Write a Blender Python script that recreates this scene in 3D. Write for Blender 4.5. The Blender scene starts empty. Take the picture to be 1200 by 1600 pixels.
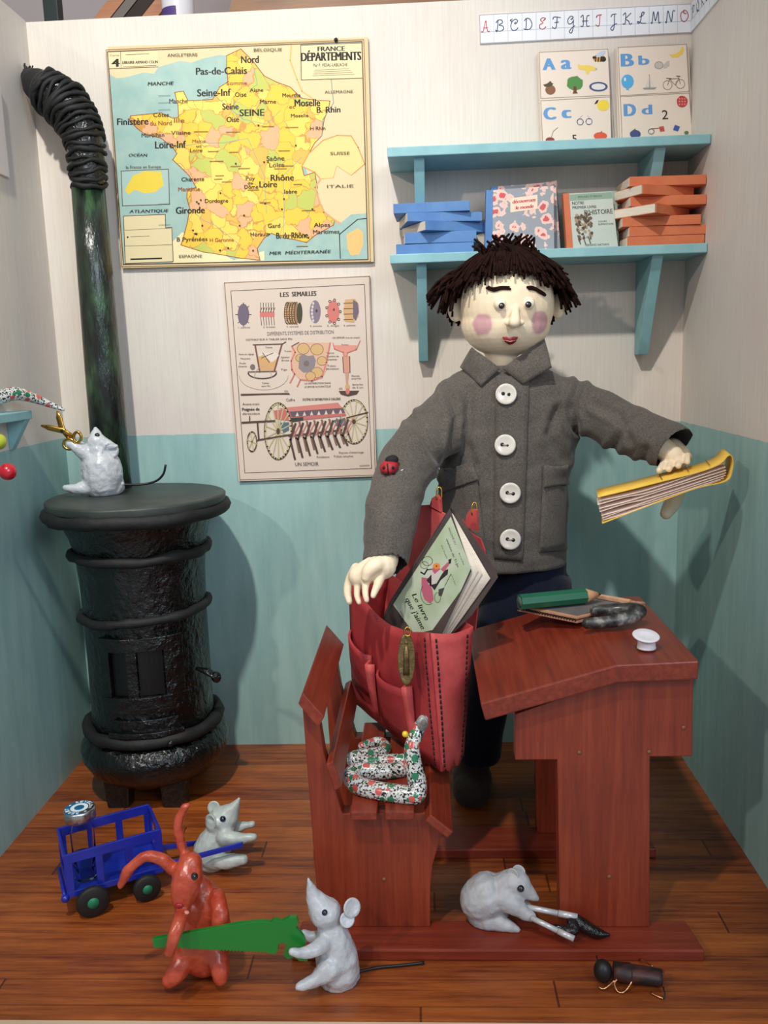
import bpy, bmesh, math, random
from mathutils import Vector, Matrix, Quaternion, noise as mnoise
from mathutils.bvhtree import BVHTree

SC = bpy.context.scene
COL = SC.collection
R = math.radians

# ------------------------------------------------------------------ camera, world, lights, exposure
CX, CY, CZ, PIT, ROL, YAW, FPX = 0.9455, -2.2509, 1.0464, 0.1743, -0.0308, 0.0485, 1355.9
def _rz(v): return Vector((math.cos(YAW)*v.x - math.sin(YAW)*v.y, math.sin(YAW)*v.x + math.cos(YAW)*v.y, v.z))
FW = _rz(Vector((0, math.cos(PIT), -math.sin(PIT))))
_u = _rz(Vector((0, math.sin(PIT), math.cos(PIT))))
_r = _rz(Vector((1, 0, 0)))
RT = math.cos(ROL)*_r + math.sin(ROL)*_u
UP = -math.sin(ROL)*_r + math.cos(ROL)*_u
CAM = Vector((CX, CY, CZ))
cd = bpy.data.cameras.new('camera'); co = bpy.data.objects.new('camera', cd); COL.objects.link(co)
m = Matrix((RT, UP, -FW)).transposed().to_4x4(); m.translation = CAM
co.matrix_world = m
cd.sensor_fit = 'VERTICAL'; cd.sensor_height = 24; cd.sensor_width = 18; cd.lens = FPX/1600*24
cd.clip_start = 0.02; cd.clip_end = 50
SC.camera = co

SC.view_settings.view_transform = 'Standard'
SC.view_settings.look = 'None'
SC.view_settings.gamma = 1
SC.view_settings.exposure = 0.0
SC.view_settings.use_curve_mapping = False

w = bpy.data.worlds.new('exhibition_room'); SC.world = w; w.use_nodes = True
bg = w.node_tree.nodes['Background']; bg.inputs[0].default_value = (0.80, 0.85, 0.92, 1); bg.inputs[1].default_value = 0.44

def lamp(name, kind, loc, target, energy, size, color, spot=None, blend=0.5, sy=None):
    l = bpy.data.lights.new(name, kind); o = bpy.data.objects.new(name, l); COL.objects.link(o)
    o.location = loc
    d = Vector(target) - Vector(loc)
    o.rotation_euler = d.to_track_quat('-Z', 'Y').to_euler()
    l.energy = energy; l.color = color
    if kind == 'AREA':
        l.size = size
        if sy: l.shape = 'RECTANGLE'; l.size_y = sy
    else: l.shadow_soft_size = size
    if kind == 'SPOT': l.spot_size = spot; l.spot_blend = blend
    return o
lamp('ceiling_spot', 'SPOT', (0.40, -2.35, 3.44), (0.45, 0.0, 1.02), 352, 0.06, (1.0, 0.96, 0.87), R(56), 0.9)
lamp('side_spot', 'SPOT', (-0.75, -2.9, 2.35), (0.9, -0.4, 0.7), 90, 0.05, (1.0, 0.84, 0.74), R(60), 0.8)
lamp('window_daylight', 'AREA', (2.4, -3.4, 2.3), (0.3, -0.4, 0.6), 44, 1.4, (0.74, 0.86, 1.0))

# ------------------------------------------------------------------ helpers
def ray(px, py): return FW + RT*((px-600)/FPX) - UP*((py-800)/FPX)
def A(px, py, y):
    d = ray(px, py); return CAM + d*((y-CAM.y)/d.y)
def AX(px, py, x):
    d = ray(px, py); return CAM + d*((x-CAM.x)/d.x)
def AZ(px, py, z):
    d = ray(px, py); return CAM + d*((z-CAM.z)/d.z)
def S(p): return (Vector(p)-CAM).dot(FW)/FPX      # metres per picture pixel at a point

def lin(c):
    o = []
    for v in c[:3]:
        v /= 255.0
        o.append(v/12.92 if v <= 0.04045 else ((v+0.055)/1.055)**2.4)
    return (o[0], o[1], o[2], 1.0)

class NT:
    def __init__(s, name):
        s.m = bpy.data.materials.new(name); s.m.use_nodes = True
        s.t = s.m.node_tree; s.b = s.t.nodes['Principled BSDF']; s.tc = None
    def n(s, kind, **kw):
        x = s.t.nodes.new('ShaderNode'+kind)
        for k, v in kw.items(): setattr(x, k, v)
        return x
    def put(s, sock, v):
        if hasattr(v, 'is_output'): s.t.links.new(v, sock)
        elif v is not None: sock.default_value = v
    def obj(s):
        if not s.tc: s.tc = s.n('TexCoord')
        return s.tc.outputs['Object']
    def mapping(s, vec, scale=(1,1,1), loc=(0,0,0), rot=(0,0,0)):
        x = s.n('Mapping'); s.put(x.inputs['Vector'], vec); x.inputs['Scale'].default_value = scale
        x.inputs['Location'].default_value = loc; x.inputs['Rotation'].default_value = rot
        return x.outputs[0]
    def math(s, op, a, b=None, c=None):
        x = s.n('Math', operation=op); s.put(x.inputs[0], a)
        if b is not None: s.put(x.inputs[1], b)
        if c is not None: s.put(x.inputs[2], c)
        return x.outputs[0]
    def noise(s, vec, scale, detail=4, rough=0.6):
        x = s.n('TexNoise'); s.put(x.inputs['Vector'], vec); x.inputs['Scale'].default_value = scale
        x.inputs['Detail'].default_value = detail; x.inputs['Roughness'].default_value = rough
        return x.outputs['Fac']
    def voro(s, vec, scale, feature='F1', rnd=1.0):
        x = s.n('TexVoronoi', feature=feature); s.put(x.inputs['Vector'], vec); x.inputs['Scale'].default_value = scale
        x.inputs['Randomness'].default_value = rnd
        return x
    def ramp(s, fac, stops, interp='LINEAR'):
        x = s.n('ValToRGB'); s.put(x.inputs[0], fac); r = x.color_ramp; r.interpolation = interp
        while len(r.elements) < len(stops): r.elements.new(0.5)
        for e, (p, c) in zip(r.elements, stops): e.position = p; e.color = c if len(c) == 4 else lin(c)
        return x.outputs[0]
    def mix(s, fac, a, b, mode='MIX'):
        x = s.n('Mix', data_type='RGBA', blend_type=mode)
        s.put(x.inputs[0], fac); s.put(x.inputs[6], a); s.put(x.inputs[7], b)
        return x.outputs[2]
    def xyz(s, vec):
        x = s.n('SeparateXYZ'); s.put(x.inputs[0], vec); return x.outputs
    def bump(s, h, strength=0.3, dist=0.01):
        x = s.n('Bump'); s.put(x.inputs['Height'], h); x.inputs['Strength'].default_value = strength; x.inputs['Distance'].default_value = dist
        s.put(s.b.inputs['Normal'], x.outputs[0]); return x
    def fin(s, col=None, rough=None, metal=0, coat=0, spec=None, coat_rough=0.1):
        s.put(s.b.inputs['Base Color'], col)
        if rough is not None: s.put(s.b.inputs['Roughness'], rough)
        s.b.inputs['Metallic'].default_value = metal
        s.b.inputs['Coat Weight'].default_value = coat; s.b.inputs['Coat Roughness'].default_value = coat_rough
        if spec is not None: s.b.inputs['Specular IOR Level'].default_value = spec
        return s.m

def mat(name, col, rough=0.6, col2=None, nscale=20, stretch=(1,1,1), bump=0, bscale=80, bdist=0.003, metal=0, coat=0, spec=None, contrast=(0.35, 0.65), coat_rough=0.1):
    t = NT(name); c = lin(col)
    if col2 is not None:
        f = t.noise(t.mapping(t.obj(), stretch), nscale)
        c = t.ramp(f, [(contrast[0], lin(col)), (contrast[1], lin(col2))])
    if bump: t.bump(t.noise(t.mapping(t.obj(), stretch), bscale, 3), bump, bdist)
    return t.fin(c, rough, metal, coat, spec, coat_rough)

_flat = {}
def ink(*c):
    k = tuple(c)
    if k not in _flat: _flat[k] = mat('ink', c, 0.55, spec=0.3)
    return _flat[k]

def wl(p):
    v = Vector((0,0,0))
    while p is not None: v += Vector(p.location); p = p.parent
    return v

class MB:
    def __init__(s): s.v = []; s.f = []; s.mi = []; s.sm = []; s.mats = []
    def mid(s, m):
        if m is None: return 0
        if m not in s.mats: s.mats.append(m)
        return s.mats.index(m)
    def add(s, vs, fs, m=None, smooth=False):
        o = len(s.v); s.v += [Vector(v) for v in vs]; i = s.mid(m)
        for f in fs: s.f.append(tuple(o+a for a in f)); s.mi.append(i); s.sm.append(smooth)
        return s
    def box(s, x0, x1, y0, y1, z0, z1, m=None):
        return s.hexa([(x0,y0,z0),(x1,y0,z0),(x1,y1,z0),(x0,y1,z0),(x0,y0,z1),(x1,y0,z1),(x1,y1,z1),(x0,y1,z1)], m)
    def hexa(s, p, m=None):
        return s.add(p, [(0,3,2,1),(4,5,6,7),(0,1,5,4),(1,2,6,5),(2,3,7,6),(3,0,4,7)], m)
    def prism(s, a, d, m=None, smooth=False):      # polygon a extruded by vector d (or to polygon d)
        a = [Vector(p) for p in a]; n = len(a)
        b = [Vector(p) for p in d] if isinstance(d, list) else [p+Vector(d) for p in a]
        return s.add(a+b, [tuple(range(n)), tuple(range(2*n-1, n-1, -1))] + [(i, i+n, (i+1)%n+n, (i+1)%n) for i in range(n)], m, smooth)
    def obox(s, c, u, v, wv, m=None):               # oriented box: centre and three half-vectors
        c, u, v, wv = map(Vector, (c, u, v, wv))
        return s.hexa([c-u-v-wv, c+u-v-wv, c+u+v-wv, c-u+v-wv, c-u-v+wv, c+u-v+wv, c+u+v+wv, c-u+v+wv], m)
    def tube(s, path, rad, n=10, m=None, closed=False, smooth=True, flat=1.0, flatdir=None):
        P = [Vector(p) for p in path]; k = len(P)
        if not isinstance(rad, (list, tuple)): rad = [rad]*k
        T = []
        for i in range(k):
            if closed: t = P[(i+1)%k]-P[i-1]
            else: t = P[min(i+1,k-1)]-P[max(i-1,0)]
            T.append(t.normalized() if t.length > 1e-9 else Vector((0,0,1)))
        up = Vector(flatdir) if flatdir else (Vector((0,0,1)) if abs(T[0].z) < 0.9 else Vector((1,0,0)))
        nn = (up - T[0]*up.dot(T[0])).normalized(); vs = []
        for i in range(k):
            if i:
                q = T[i-1].rotation_difference(T[i]); nn = q @ nn
                if flatdir: nn = (up - T[i]*up.dot(T[i])).normalized()
            bb = T[i].cross(nn)
            for j in range(n):
                a = 2*math.pi*j/n
                vs.append(P[i] + (nn*math.cos(a)*flat + bb*math.sin(a))*rad[i])
        fs = []
        for i in range(k if closed else k-1):
            i2 = (i+1)%k
            for j in range(n): fs.append((i*n+j, i*n+(j+1)%n, i2*n+(j+1)%n, i2*n+j))
        if not closed: fs += [tuple(range(n-1,-1,-1)), tuple((k-1)*n+j for j in range(n))]
        return s.add(vs, fs, m, smooth)
    def ell(s, c, r, rot=None, nu=20, nv=12, m=None):
        c = Vector(c); r = (r,r,r) if not isinstance(r, (tuple,list)) else r
        vs = []; fs = []
        for i in range(nv+1):
            th = math.pi*i/nv
            for j in range(nu):
                ph = 2*math.pi*j/nu
                p = Vector((r[0]*math.sin(th)*math.cos(ph), r[1]*math.sin(th)*math.sin(ph), r[2]*math.cos(th)))
                if rot: p = rot @ p
                vs.append(c+p)
        for i in range(nv):
            for j in range(nu): fs.append((i*nu+j, i*nu+(j+1)%nu, (i+1)*nu+(j+1)%nu, (i+1)*nu+j))
        o = s.add(vs, fs, m, True); return o
    def lathe(s, c, prof, n=32, m=None, axis=None, jit=None):
        c = Vector(c); q = Vector((0,0,1)).rotation_difference(Vector(axis)) if axis else None
        vs = []; fs = []; k = len(prof)
        for (r, z) in prof:
            for j in range(n):
                a = 2*math.pi*j/n; rr = r
                if jit and r > 1e-6: rr = r + jit(a, z)
                p = Vector((rr*math.cos(a), rr*math.sin(a), z)); vs.append(c + (q @ p if q else p))
        for i in range(k-1):
            for j in range(n): fs.append((i*n+j, i*n+(j+1)%n, (i+1)*n+(j+1)%n, (i+1)*n+j))
        if prof[0][0] > 1e-6: fs.append(tuple(range(n-1,-1,-1)))
        if prof[-1][0] > 1e-6: fs.append(tuple((k-1)*n+j for j in range(n)))
        return s.add(vs, fs, m, True)
    def loft(s, rings, m=None, smooth=True):        # closed rings of equal length, capped
        n = len(rings[0]); k = len(rings); vs = [p for r_ in rings for p in r_]; fs = []
        for i in range(k-1):
            for j in range(n): fs.append((i*n+j, i*n+(j+1)%n, (i+1)*n+(j+1)%n, (i+1)*n+j))
        fs += [tuple(range(n-1,-1,-1)), tuple((k-1)*n+j for j in range(n))]
        return s.add(vs, fs, m, smooth)
    def sheet(s, grid, thick, m=None, smooth=True, m2=None):  # grid of points given a thickness along vertex normals
        nu = len(grid); nv = len(grid[0]); top = []; bot = []
        for i in range(nu):
            for j in range(nv):
                du = grid[min(i+1,nu-1)][j]-grid[max(i-1,0)][j]; dv = grid[i][min(j+1,nv-1)]-grid[i][max(j-1,0)]
                nrm = du.cross(dv)
                nrm = nrm.normalized() if nrm.length > 1e-12 else Vector((0,0,1))
                top.append(grid[i][j]+nrm*thick/2); bot.append(grid[i][j]-nrm*thick/2)
        N_ = nu*nv; ix = lambda i,j: i*nv+j; ft = []; fb = []; fe = []
        for i in range(nu-1):
            for j in range(nv-1):
                ft.append((ix(i,j), ix(i+1,j), ix(i+1,j+1), ix(i,j+1))); fb.append((N_+ix(i,j), N_+ix(i,j+1), N_+ix(i+1,j+1), N_+ix(i+1,j)))
        for i in range(nu-1):
            for j in (0, nv-1): fe.append((ix(i,j), ix(i+1,j), N_+ix(i+1,j), N_+ix(i,j)))
        for j in range(nv-1):
            for i in (0, nu-1): fe.append((ix(i,j), ix(i,j+1), N_+ix(i,j+1), N_+ix(i,j)))
        o = len(s.v); s.v += top+bot
        a = s.mid(m); b = s.mid(m2) if m2 else a
        for fl, mi, sm in ((ft,a,smooth),(fb,b,smooth),(fe,b,False)):
            for f in fl: s.f.append(tuple(o+q for q in f)); s.mi.append(mi); s.sm.append(sm)
        return s
    def mesh(s, name, off=Vector((0,0,0)), fixn=True):
        me = bpy.data.meshes.new(name)
        me.from_pydata([tuple(v-off) for v in s.v], [], s.f)
        for p, i, sm in zip(me.polygons, s.mi, s.sm): p.material_index = i; p.use_smooth = sm
        for mm in s.mats: me.materials.append(mm)
        if fixn:
            b = bmesh.new(); b.from_mesh(me); bmesh.ops.recalc_face_normals(b, faces=b.faces); b.to_mesh(me); b.free()
        me.update(); return me
    def build(s, name, m=None, parent=None, bevel=0, fixn=True):
        if m is not None and not s.mats: s.mats = [m]
        if parent is not None: off = wl(parent)
        else:
            lo = Vector([min(v[i] for v in s.v) for i in range(3)]); hi = Vector([max(v[i] for v in s.v) for i in range(3)])
            off = Vector(((lo.x+hi.x)/2, (lo.y+hi.y)/2, lo.z))
        o = bpy.data.objects.new(name, s.mesh(name, off, fixn)); COL.objects.link(o)
        if parent is not None: o.parent = parent
        else: o.location = off
        if bevel:
            b = o.modifiers.new('bevel', 'BEVEL'); b.width = bevel; b.segments = 2; b.limit_method = 'ANGLE'
        return o

def fuse(mb, voxel, smooth=4, deform=None, fac=0.5):     # one continuous skin over overlapping shapes
    me = mb.mesh('tmp'); o = bpy.data.objects.new('tmp', me); COL.objects.link(o)
    r = o.modifiers.new('r', 'REMESH'); r.mode = 'VOXEL'; r.voxel_size = voxel; r.use_smooth_shade = True
    if smooth:
        q = o.modifiers.new('s', 'SMOOTH'); q.iterations = smooth; q.factor = fac
    dg = bpy.context.evaluated_depsgraph_get(); dg.update()
    ev = o.evaluated_get(dg); me2 = bpy.data.meshes.new_from_object(ev)
    out = MB(); out.v = [v.co.copy() for v in me2.vertices]; out.f = [tuple(p.vertices) for p in me2.polygons]
    nr = [v.normal.copy() for v in me2.vertices]
    out.mi = [0]*len(out.f); out.sm = [True]*len(out.f)
    if deform: out.v = [deform(v, n) for v, n in zip(out.v, nr)]
    bpy.data.objects.remove(o); bpy.data.meshes.remove(me); bpy.data.meshes.remove(me2)
    return out

def bvh(mb): return BVHTree.FromPolygons([tuple(v) for v in mb.v], mb.f)
def hit(tree, px, py, lift=0.0, back=None):
    d = ray(px, py).normalized(); h = tree.ray_cast(CAM, d)
    if h[0] is None:
        if back is not None: return A(px, py, back), -d
        return None, None
    n = h[1] if h[1].dot(d) < 0 else -h[1]
    return h[0] + n*lift, n

def spl(pts, n=8):
    P = [Vector(p) for p in pts]; P = [P[0]*2-P[1]] + P + [P[-1]*2-P[-2]]; out = []
    for i in range(1, len(P)-2):
        for k in range(n):
            t = k/n; a, b, c, d = P[i-1], P[i], P[i+1], P[i+2]
            out.append(0.5*((2*b)+(c-a)*t+(2*a-5*b+4*c-d)*t*t+(3*b-a-3*c+d)*t*t*t))
    out.append(P[-2].copy()); return out
def lerps(vals, n):
    out = []
    for i in range(len(vals)-1):
        for k in range(n): out.append(vals[i]+(vals[i+1]-vals[i])*k/n)
    out.append(vals[-1]); return out

def limb(mb, pts, n=10, k=6):
    """pts: (px, py, y, r_px): a tapering rounded limb."""
    P = [A(a, b, c) for a, b, c, _ in pts]; rr = [q[3]*S(p) for q, p in zip(pts, P)]
    Q = spl(P, k); rad = lerps(rr, k)
    mb.tube(Q, rad, n)
    mb.ell(Q[0], rad[0], nu=n, nv=8); mb.ell(Q[-1], rad[-1], nu=n, nv=8)
def ball(mb, px, py, y, r, ry=None, rz=None, m=None, rot=None):
    p = A(px, py, y); s_ = S(p); rz = r if rz is None else rz; ry = r if ry is None else ry
    mb.ell(p, (r*s_, ry*s_, rz*s_), rot=rot, m=m)

def tag(o, label=None, cat=None, group=None, kind=None):
    if label: o['label'] = label
    if cat: o['category'] = cat
    if group: o['group'] = group
    if kind: o['kind'] = kind
    return o
def thing(name, label, cat, loc, group=None):
    o = bpy.data.objects.new(name, None); COL.objects.link(o); o.location = loc; o.empty_display_size = 0.02
    return tag(o, label, cat, group)
def struct(o): return tag(o, kind='structure')

# ------------------------------------------------------------------ lettering and flat printing
_tx = {}
def text_mesh(s, bold=0.0):
    k = (s, bold)
    if k in _tx: return _tx[k]
    c = bpy.data.curves.new('t', 'FONT'); c.body = s; c.offset = bold; c.resolution_u = 3
    o = bpy.data.objects.new('t', c); COL.objects.link(o)
    dg = bpy.context.evaluated_depsgraph_get(); dg.update()
    me = bpy.data.meshes.new_from_object(o.evaluated_get(dg))
    vs = [(v.co.x, v.co.y) for v in me.vertices]; fs = [tuple(p.vertices) for p in me.polygons]
    bpy.data.objects.remove(o); bpy.data.curves.remove(c); bpy.data.meshes.remove(me)
    x0 = min(v[0] for v in vs); x1 = max(v[0] for v in vs)
    _tx[k] = ([((x-x0)/(x1-x0), y/0.73) for x, y in vs], fs); return _tx[k]

class Print:
    """Flat printed artwork: picture coordinates (u right, v down) carried onto a real surface by fn(u, v) -> (point, normal)."""
    def __init__(s, fn, off=(0,0), scale=1.0, lift=0.0003):
        s.fn = fn; s.o = off; s.k = scale; s.mb = MB(); s.l = lift
    def pt(s, u, v):
        p, n = s.fn(s.o[0]+u/s.k, s.o[1]+v/s.k); return p + n*s.l
    def up(s): s.l += 0.000008
    def poly(s, pts, m):
        s.up(); s.mb.add([s.pt(*p) for p in pts], [tuple(range(len(pts)))], m); return s
    def tri(s, vs, fs, m):
        s.up(); s.mb.add([s.pt(*p) for p in vs], fs, m)
    def rect(s, x0, y0, x1, y1, m): return s.poly([(x0,y0),(x1,y0),(x1,y1),(x0,y1)], m)
    def line(s, pts, wd, m, closed=False):
        s.up(); pts = list(pts)
        if closed: pts = pts+[pts[0]]
        for (a, b), (c, d) in zip(pts[:-1], pts[1:]):
            L = math.hypot(c-a, d-b)
            if L < 1e-6: continue
            ux, uy = (c-a)/L*wd*0.35, (d-b)/L*wd*0.35; nx, ny = -(d-b)/L*wd/2, (c-a)/L*wd/2
            q = [(a-ux+nx,b-uy+ny),(c+ux+nx,d+uy+ny),(c+ux-nx,d+uy-ny),(a-ux-nx,b-uy-ny)]
            s.mb.add([s.pt(*p) for p in q], [(0,1,2,3)], m)
    def frame(s, pts, wd, m): s.line(pts, wd, m, True)
    def oval(s, x, y, rx, ry, m, n=20, a0=0, a1=2*math.pi, rot=0):
        c, d = math.cos(rot), math.sin(rot); q = []
        for i in range(n):
            t = a0+(a1-a0)*i/(n-1 if a1-a0 < 6.28 else n); ex, ey = rx*math.cos(t), ry*math.sin(t)
            q.append((x+ex*c-ey*d, y+ex*d+ey*c))
        return s.poly(q, m)
    def ring(s, x, y, rx, ry, wd, m, n=24, a0=0, a1=2*math.pi):
        full = a1-a0 > 6.28
        q = [(x+rx*math.cos(a0+(a1-a0)*i/(n if full else n-1)), y+ry*math.sin(a0+(a1-a0)*i/(n if full else n-1))) for i in range(n)]
        s.line(q, wd, m, full)
    def text(s, t, x, y, wd, h, m, ang=0.0, bold=0.0, shear=0.0, anchor='l'):
        """baseline-left (x, y), total width wd, capital height h, ang radians (positive = rising)."""
        vs, fs = text_mesh(t); c, d = math.cos(ang), math.sin(ang)
        for k in ((0,) if bold <= 0 else (-1, 0, 1)):      # heavier letters: the strokes printed three times, slightly apart
            q = []
            for a, b in vs:
                xx, yy = a*wd + b*h*shear + k*bold*h*2.0, b*h
                q.append((x+xx*c-yy*d, y-xx*d-yy*c))
            s.tri(q, fs, m)
    def blob(s, x, y, r, m, seed, n=12, irr=0.35, sx=1.0):
        rd = random.Random(seed)
        s.poly([(x+sx*r*(1-irr+2*irr*rd.random())*math.cos(2*math.pi*i/n), y+r*(1-irr+2*irr*rd.random())*math.sin(2*math.pi*i/n)) for i in range(n)], m)

def fn_y(y):  return lambda u, v: (A(u, v, y), Vector((0,-1,0)))
def fn_x(x, sgn): return lambda u, v: (AX(u, v, x), Vector((sgn,0,0)))
def fn_quad(a, b, c, d):   # a TL, b TR, c BR, d BL in unit square coordinates
    a, b, c, d = map(Vector, (a, b, c, d)); n = (b-a).cross(a-d).normalized()
    def f(u, v): return (a*(1-u)*(1-v)+b*u*(1-v)+c*u*v+d*(1-u)*v, n)
    return f

# ------------------------------------------------------------------ materials
def wall_material():
    t = NT('painted_wall'); p = t.obj(); x, y, z = t.xyz(p)
    streak = t.noise(t.mapping(p, (90, 90, 2.6)), 2.2, 6, 0.75)
    cloud = t.noise(p, 3.0, 3)
    up = t.ramp(streak, [(0.25, (208, 200, 190)), (0.52, (221, 213, 203)), (0.8, (229, 222, 212))])
    up = t.mix(t.math('MULTIPLY', t.ramp(cloud, [(0.45, (0,0,0)), (0.7, (255,255,255))]), 0.35), up, lin((212, 192, 188)))
    lo = t.ramp(t.noise(t.mapping(p, (10, 10, 1.5)), 3, 5), [(0.3, (144, 182, 180)), (0.7, (163, 197, 193))])
    edge = t.math('ADD', z, t.math('MULTIPLY', t.math('SUBTRACT', t.noise(t.mapping(p, (1,1,0)), 30, 3), 0.5), 0.006))
    f = t.math('LESS_THAN', edge, 0.868)
    t.bump(streak, 0.12, 0.002)
    return t.fin(t.mix(f, up, lo), 0.6, spec=0.3)
M_WALL = wall_material()

def floor_material():
    t = NT('stained_floorboards'); p = t.obj(); x, y, z = t.xyz(p)
    pw = 0.062
    row = t.math('FLOOR', t.math('DIVIDE', y, pw)); fr = t.math('FRACT', t.math('DIVIDE', y, pw))
    wn = t.n('TexWhiteNoise', noise_dimensions='1D'); t.put(wn.inputs['W'], row)
    xs = t.math('ADD', t.math('DIVIDE', x, 0.95), t.math('MULTIPLY', wn.outputs[0], 7.3))
    cell = t.math('FLOOR', xs); fx = t.math('FRACT', xs)
    wn2 = t.n('TexWhiteNoise', noise_dimensions='2D'); cb = t.n('CombineXYZ'); t.put(cb.inputs[0], row); t.put(cb.inputs[1], cell); t.put(wn2.inputs['Vector'], cb.outputs[0])
    grain = t.math('ADD', t.math('MULTIPLY', t.noise(t.mapping(p, (2.2, 42, 1)), 2.0, 6, 0.7), 0.6), t.math('MULTIPLY', t.noise(t.mapping(p, (1.6, 9, 1)), 3.0, 4, 0.6), 0.4))
    tone = t.math('ADD', t.math('MULTIPLY', wn2.outputs[0], 0.20), t.math('MULTIPLY', t.math('ADD', t.math('MULTIPLY', t.math('SUBTRACT', grain, 0.5), 1.7), 0.5), 0.80))
    c = t.ramp(tone, [(0.20, (58, 24, 13)), (0.36, (106, 46, 22)), (0.52, (146, 74, 30)), (0.68, (170, 92, 38)), (0.9, (186, 122, 66))])
    seam = t.math('MAXIMUM', t.math('LESS_THAN', fr, 0.022), t.math('LESS_THAN', fx, 0.004))
    c = t.mix(t.math('MULTIPLY', seam, 0.75), c, lin((46, 18, 10)))
    wear = t.math('MULTIPLY', t.math('GREATER_THAN', t.noise(t.mapping(p, (14, 60, 1)), 3, 4), 0.70), t.math('LESS_THAN', fr, 0.10))
    c = t.mix(t.math('MULTIPLY', wear, 0.6), c, lin((176, 128, 84)))
    t.bump(t.math('ADD', t.math('MULTIPLY', grain, 0.4), t.math('MULTIPLY', seam, -1.0)), 0.25, 0.002)
    return t.fin(c, t.math('ADD', 0.28, t.math('MULTIPLY', grain, 0.2)), coat=0.15, coat_rough=0.25)
M_FLOOR = floor_material()

def wood(name, a, b, c, stretch, rough=0.42, coat=0.1):
    t = NT(name); g = t.noise(t.mapping(t.obj(), stretch), 2.0, 7, 0.68); cl = t.noise(t.obj(), 6, 2)
    f = t.math('ADD', t.math('MULTIPLY', g, 0.7), t.math('MULTIPLY', cl, 0.3))
    t.bump(g, 0.15, 0.002)
    return t.fin(t.ramp(f, [(0.32, a), (0.5, b), (0.68, c)]), rough, coat=coat, coat_rough=0.3)
M_RED_Z = wood('mahogany_stain_upright', (104, 37, 21), (130, 48, 26), (148, 64, 36), (45, 45, 2.2))
M_RED_X = wood('mahogany_stain_long', (98, 33, 19), (124, 44, 25), (142, 60, 34), (2.2, 45, 45))
M_RED_Y = wood('mahogany_stain_deep', (96, 32, 19), (124, 44, 25), (144, 60, 34), (45, 2.2, 45))
M_BLUE = mat('painted_shelf_blue', (126, 176, 184), 0.5, (142, 190, 196), 14, bump=0.1, bscale=60)
M_PALEWOOD = wood('raw_plywood', (196, 172, 138), (212, 190, 158), (224, 204, 176), (1.5, 30, 30), 0.6, 0)

def stove_material():
    t = NT('black_lacquer'); p = t.obj()
    h = t.math('ADD', t.noise(p, 60, 4), t.math('MULTIPLY', t.noise(p, 14, 2), 1.5))
    t.bump(h, 0.8, 0.008)
    c = t.ramp(t.noise(p, 25, 3), [(0.4, (6, 7, 7)), (0.7, (15, 17, 16))])
    return t.fin(c, t.ramp(t.noise(p, 30, 3), [(0.35, (70,70,70)), (0.7, (125,125,125))]), spec=0.6)
M_STOVE = stove_material()
M_STOVE_MATT = mat('matt_black_iron', (10, 11, 11), 0.7, (20, 22, 22), 30, bump=0.4, bscale=50, bdist=0.004)
M_LID = mat('lid_black_paint', (40, 46, 44), 0.5, (58, 66, 62), 12, bump=0.15, bscale=50)
def pipe_material():
    t = NT('wrapped_pipe'); p = t.obj()
    t.bump(t.noise(t.mapping(p, (1,1,0.25)), 60, 4), 0.9, 0.006)
    c = t.ramp(t.noise(t.mapping(p, (1,1,0.3)), 24, 3), [(0.42, (10, 13, 12)), (0.56, (30, 48, 34)), (0.75, (66, 104, 64))])  # green tones put the varnish's reflections into the colour
    return t.fin(c, 0.28, spec=0.6, coat=0.3)
M_PIPE = pipe_material()

def fabric(name, a, b, rough=0.9, weave=900):
    t = NT(name); p = t.obj()
    wv = t.noise(p, weave*0.35, 2); cl = t.noise(p, 9, 3)
    f = t.math('ADD', t.math('MULTIPLY', wv, 0.7), t.math('MULTIPLY', cl, 0.3))
    t.bump(wv, 0.35, 0.0015)
    t.b.inputs['Sheen Weight'].default_value = 0.15
    return t.fin(t.ramp(f, [(0.35, a), (0.65, b)]), rough, spec=0.15)
M_JACKET = fabric('grey_wool', (72, 67, 63), (100, 94, 88))
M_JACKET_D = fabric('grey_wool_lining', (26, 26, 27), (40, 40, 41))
M_NAVY = fabric('navy_cloth', (15, 20, 36), (26, 32, 52))
M_SHOE = fabric('dark_brown_felt', (62, 54, 50), (84, 74, 68))
M_LEATHER = mat('red_leather', (172, 60, 62), 0.62, (202, 86, 84), 11, bump=0.25, bscale=120, bdist=0.002)
M_LEATHER_D = mat('deep_red_leather', (146, 40, 46), 0.6, (176, 58, 60), 9, bump=0.25, bscale=120, bdist=0.002)
M_THREAD = mat('black_thread', (16, 14, 16), 0.8)
M_BRASS = mat('gold_metal', (212, 168, 84), 0.25, (186, 138, 62), 40, metal=1)
M_BRONZE = mat('aged_bronze', (128, 108, 66), 0.42, (86, 72, 46), 60, metal=0.6, bump=0.5, bscale=140, bdist=0.003)
M_SKIN = None
M_HAIR = mat('brown_yarn', (26, 13, 11), 0.95, (42, 22, 18), 90, bump=0.6, bscale=300, bdist=0.003, spec=0.1)
M_EYE = mat('glossy_black_bead', (10, 10, 12), 0.08, coat=1)
M_EYE_BLUE = mat('dark_blue_bead', (14, 14, 52), 0.12, coat=1)
M_CLAY = mat('pearly_grey_clay', (184, 188, 194), 0.36, (200, 203, 208), 24, bump=0.6, bscale=40, bdist=0.007, coat=0.25, coat_rough=0.22)
M_CLAY_GREEN = mat('pale_grey_green_clay', (164, 174, 170), 0.40, (178, 187, 183), 24, bump=0.3, bscale=34, bdist=0.006, coat=0.25, coat_rough=0.25)
M_RABBIT = mat('orange_clay', (168, 56, 32), 0.38, (190, 78, 50), 26, bump=0.6, bscale=40, bdist=0.005, coat=0.35, coat_rough=0.22)
M_GREEN = mat('green_plastic', (14, 122, 42), 0.32, coat=0.2)
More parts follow.
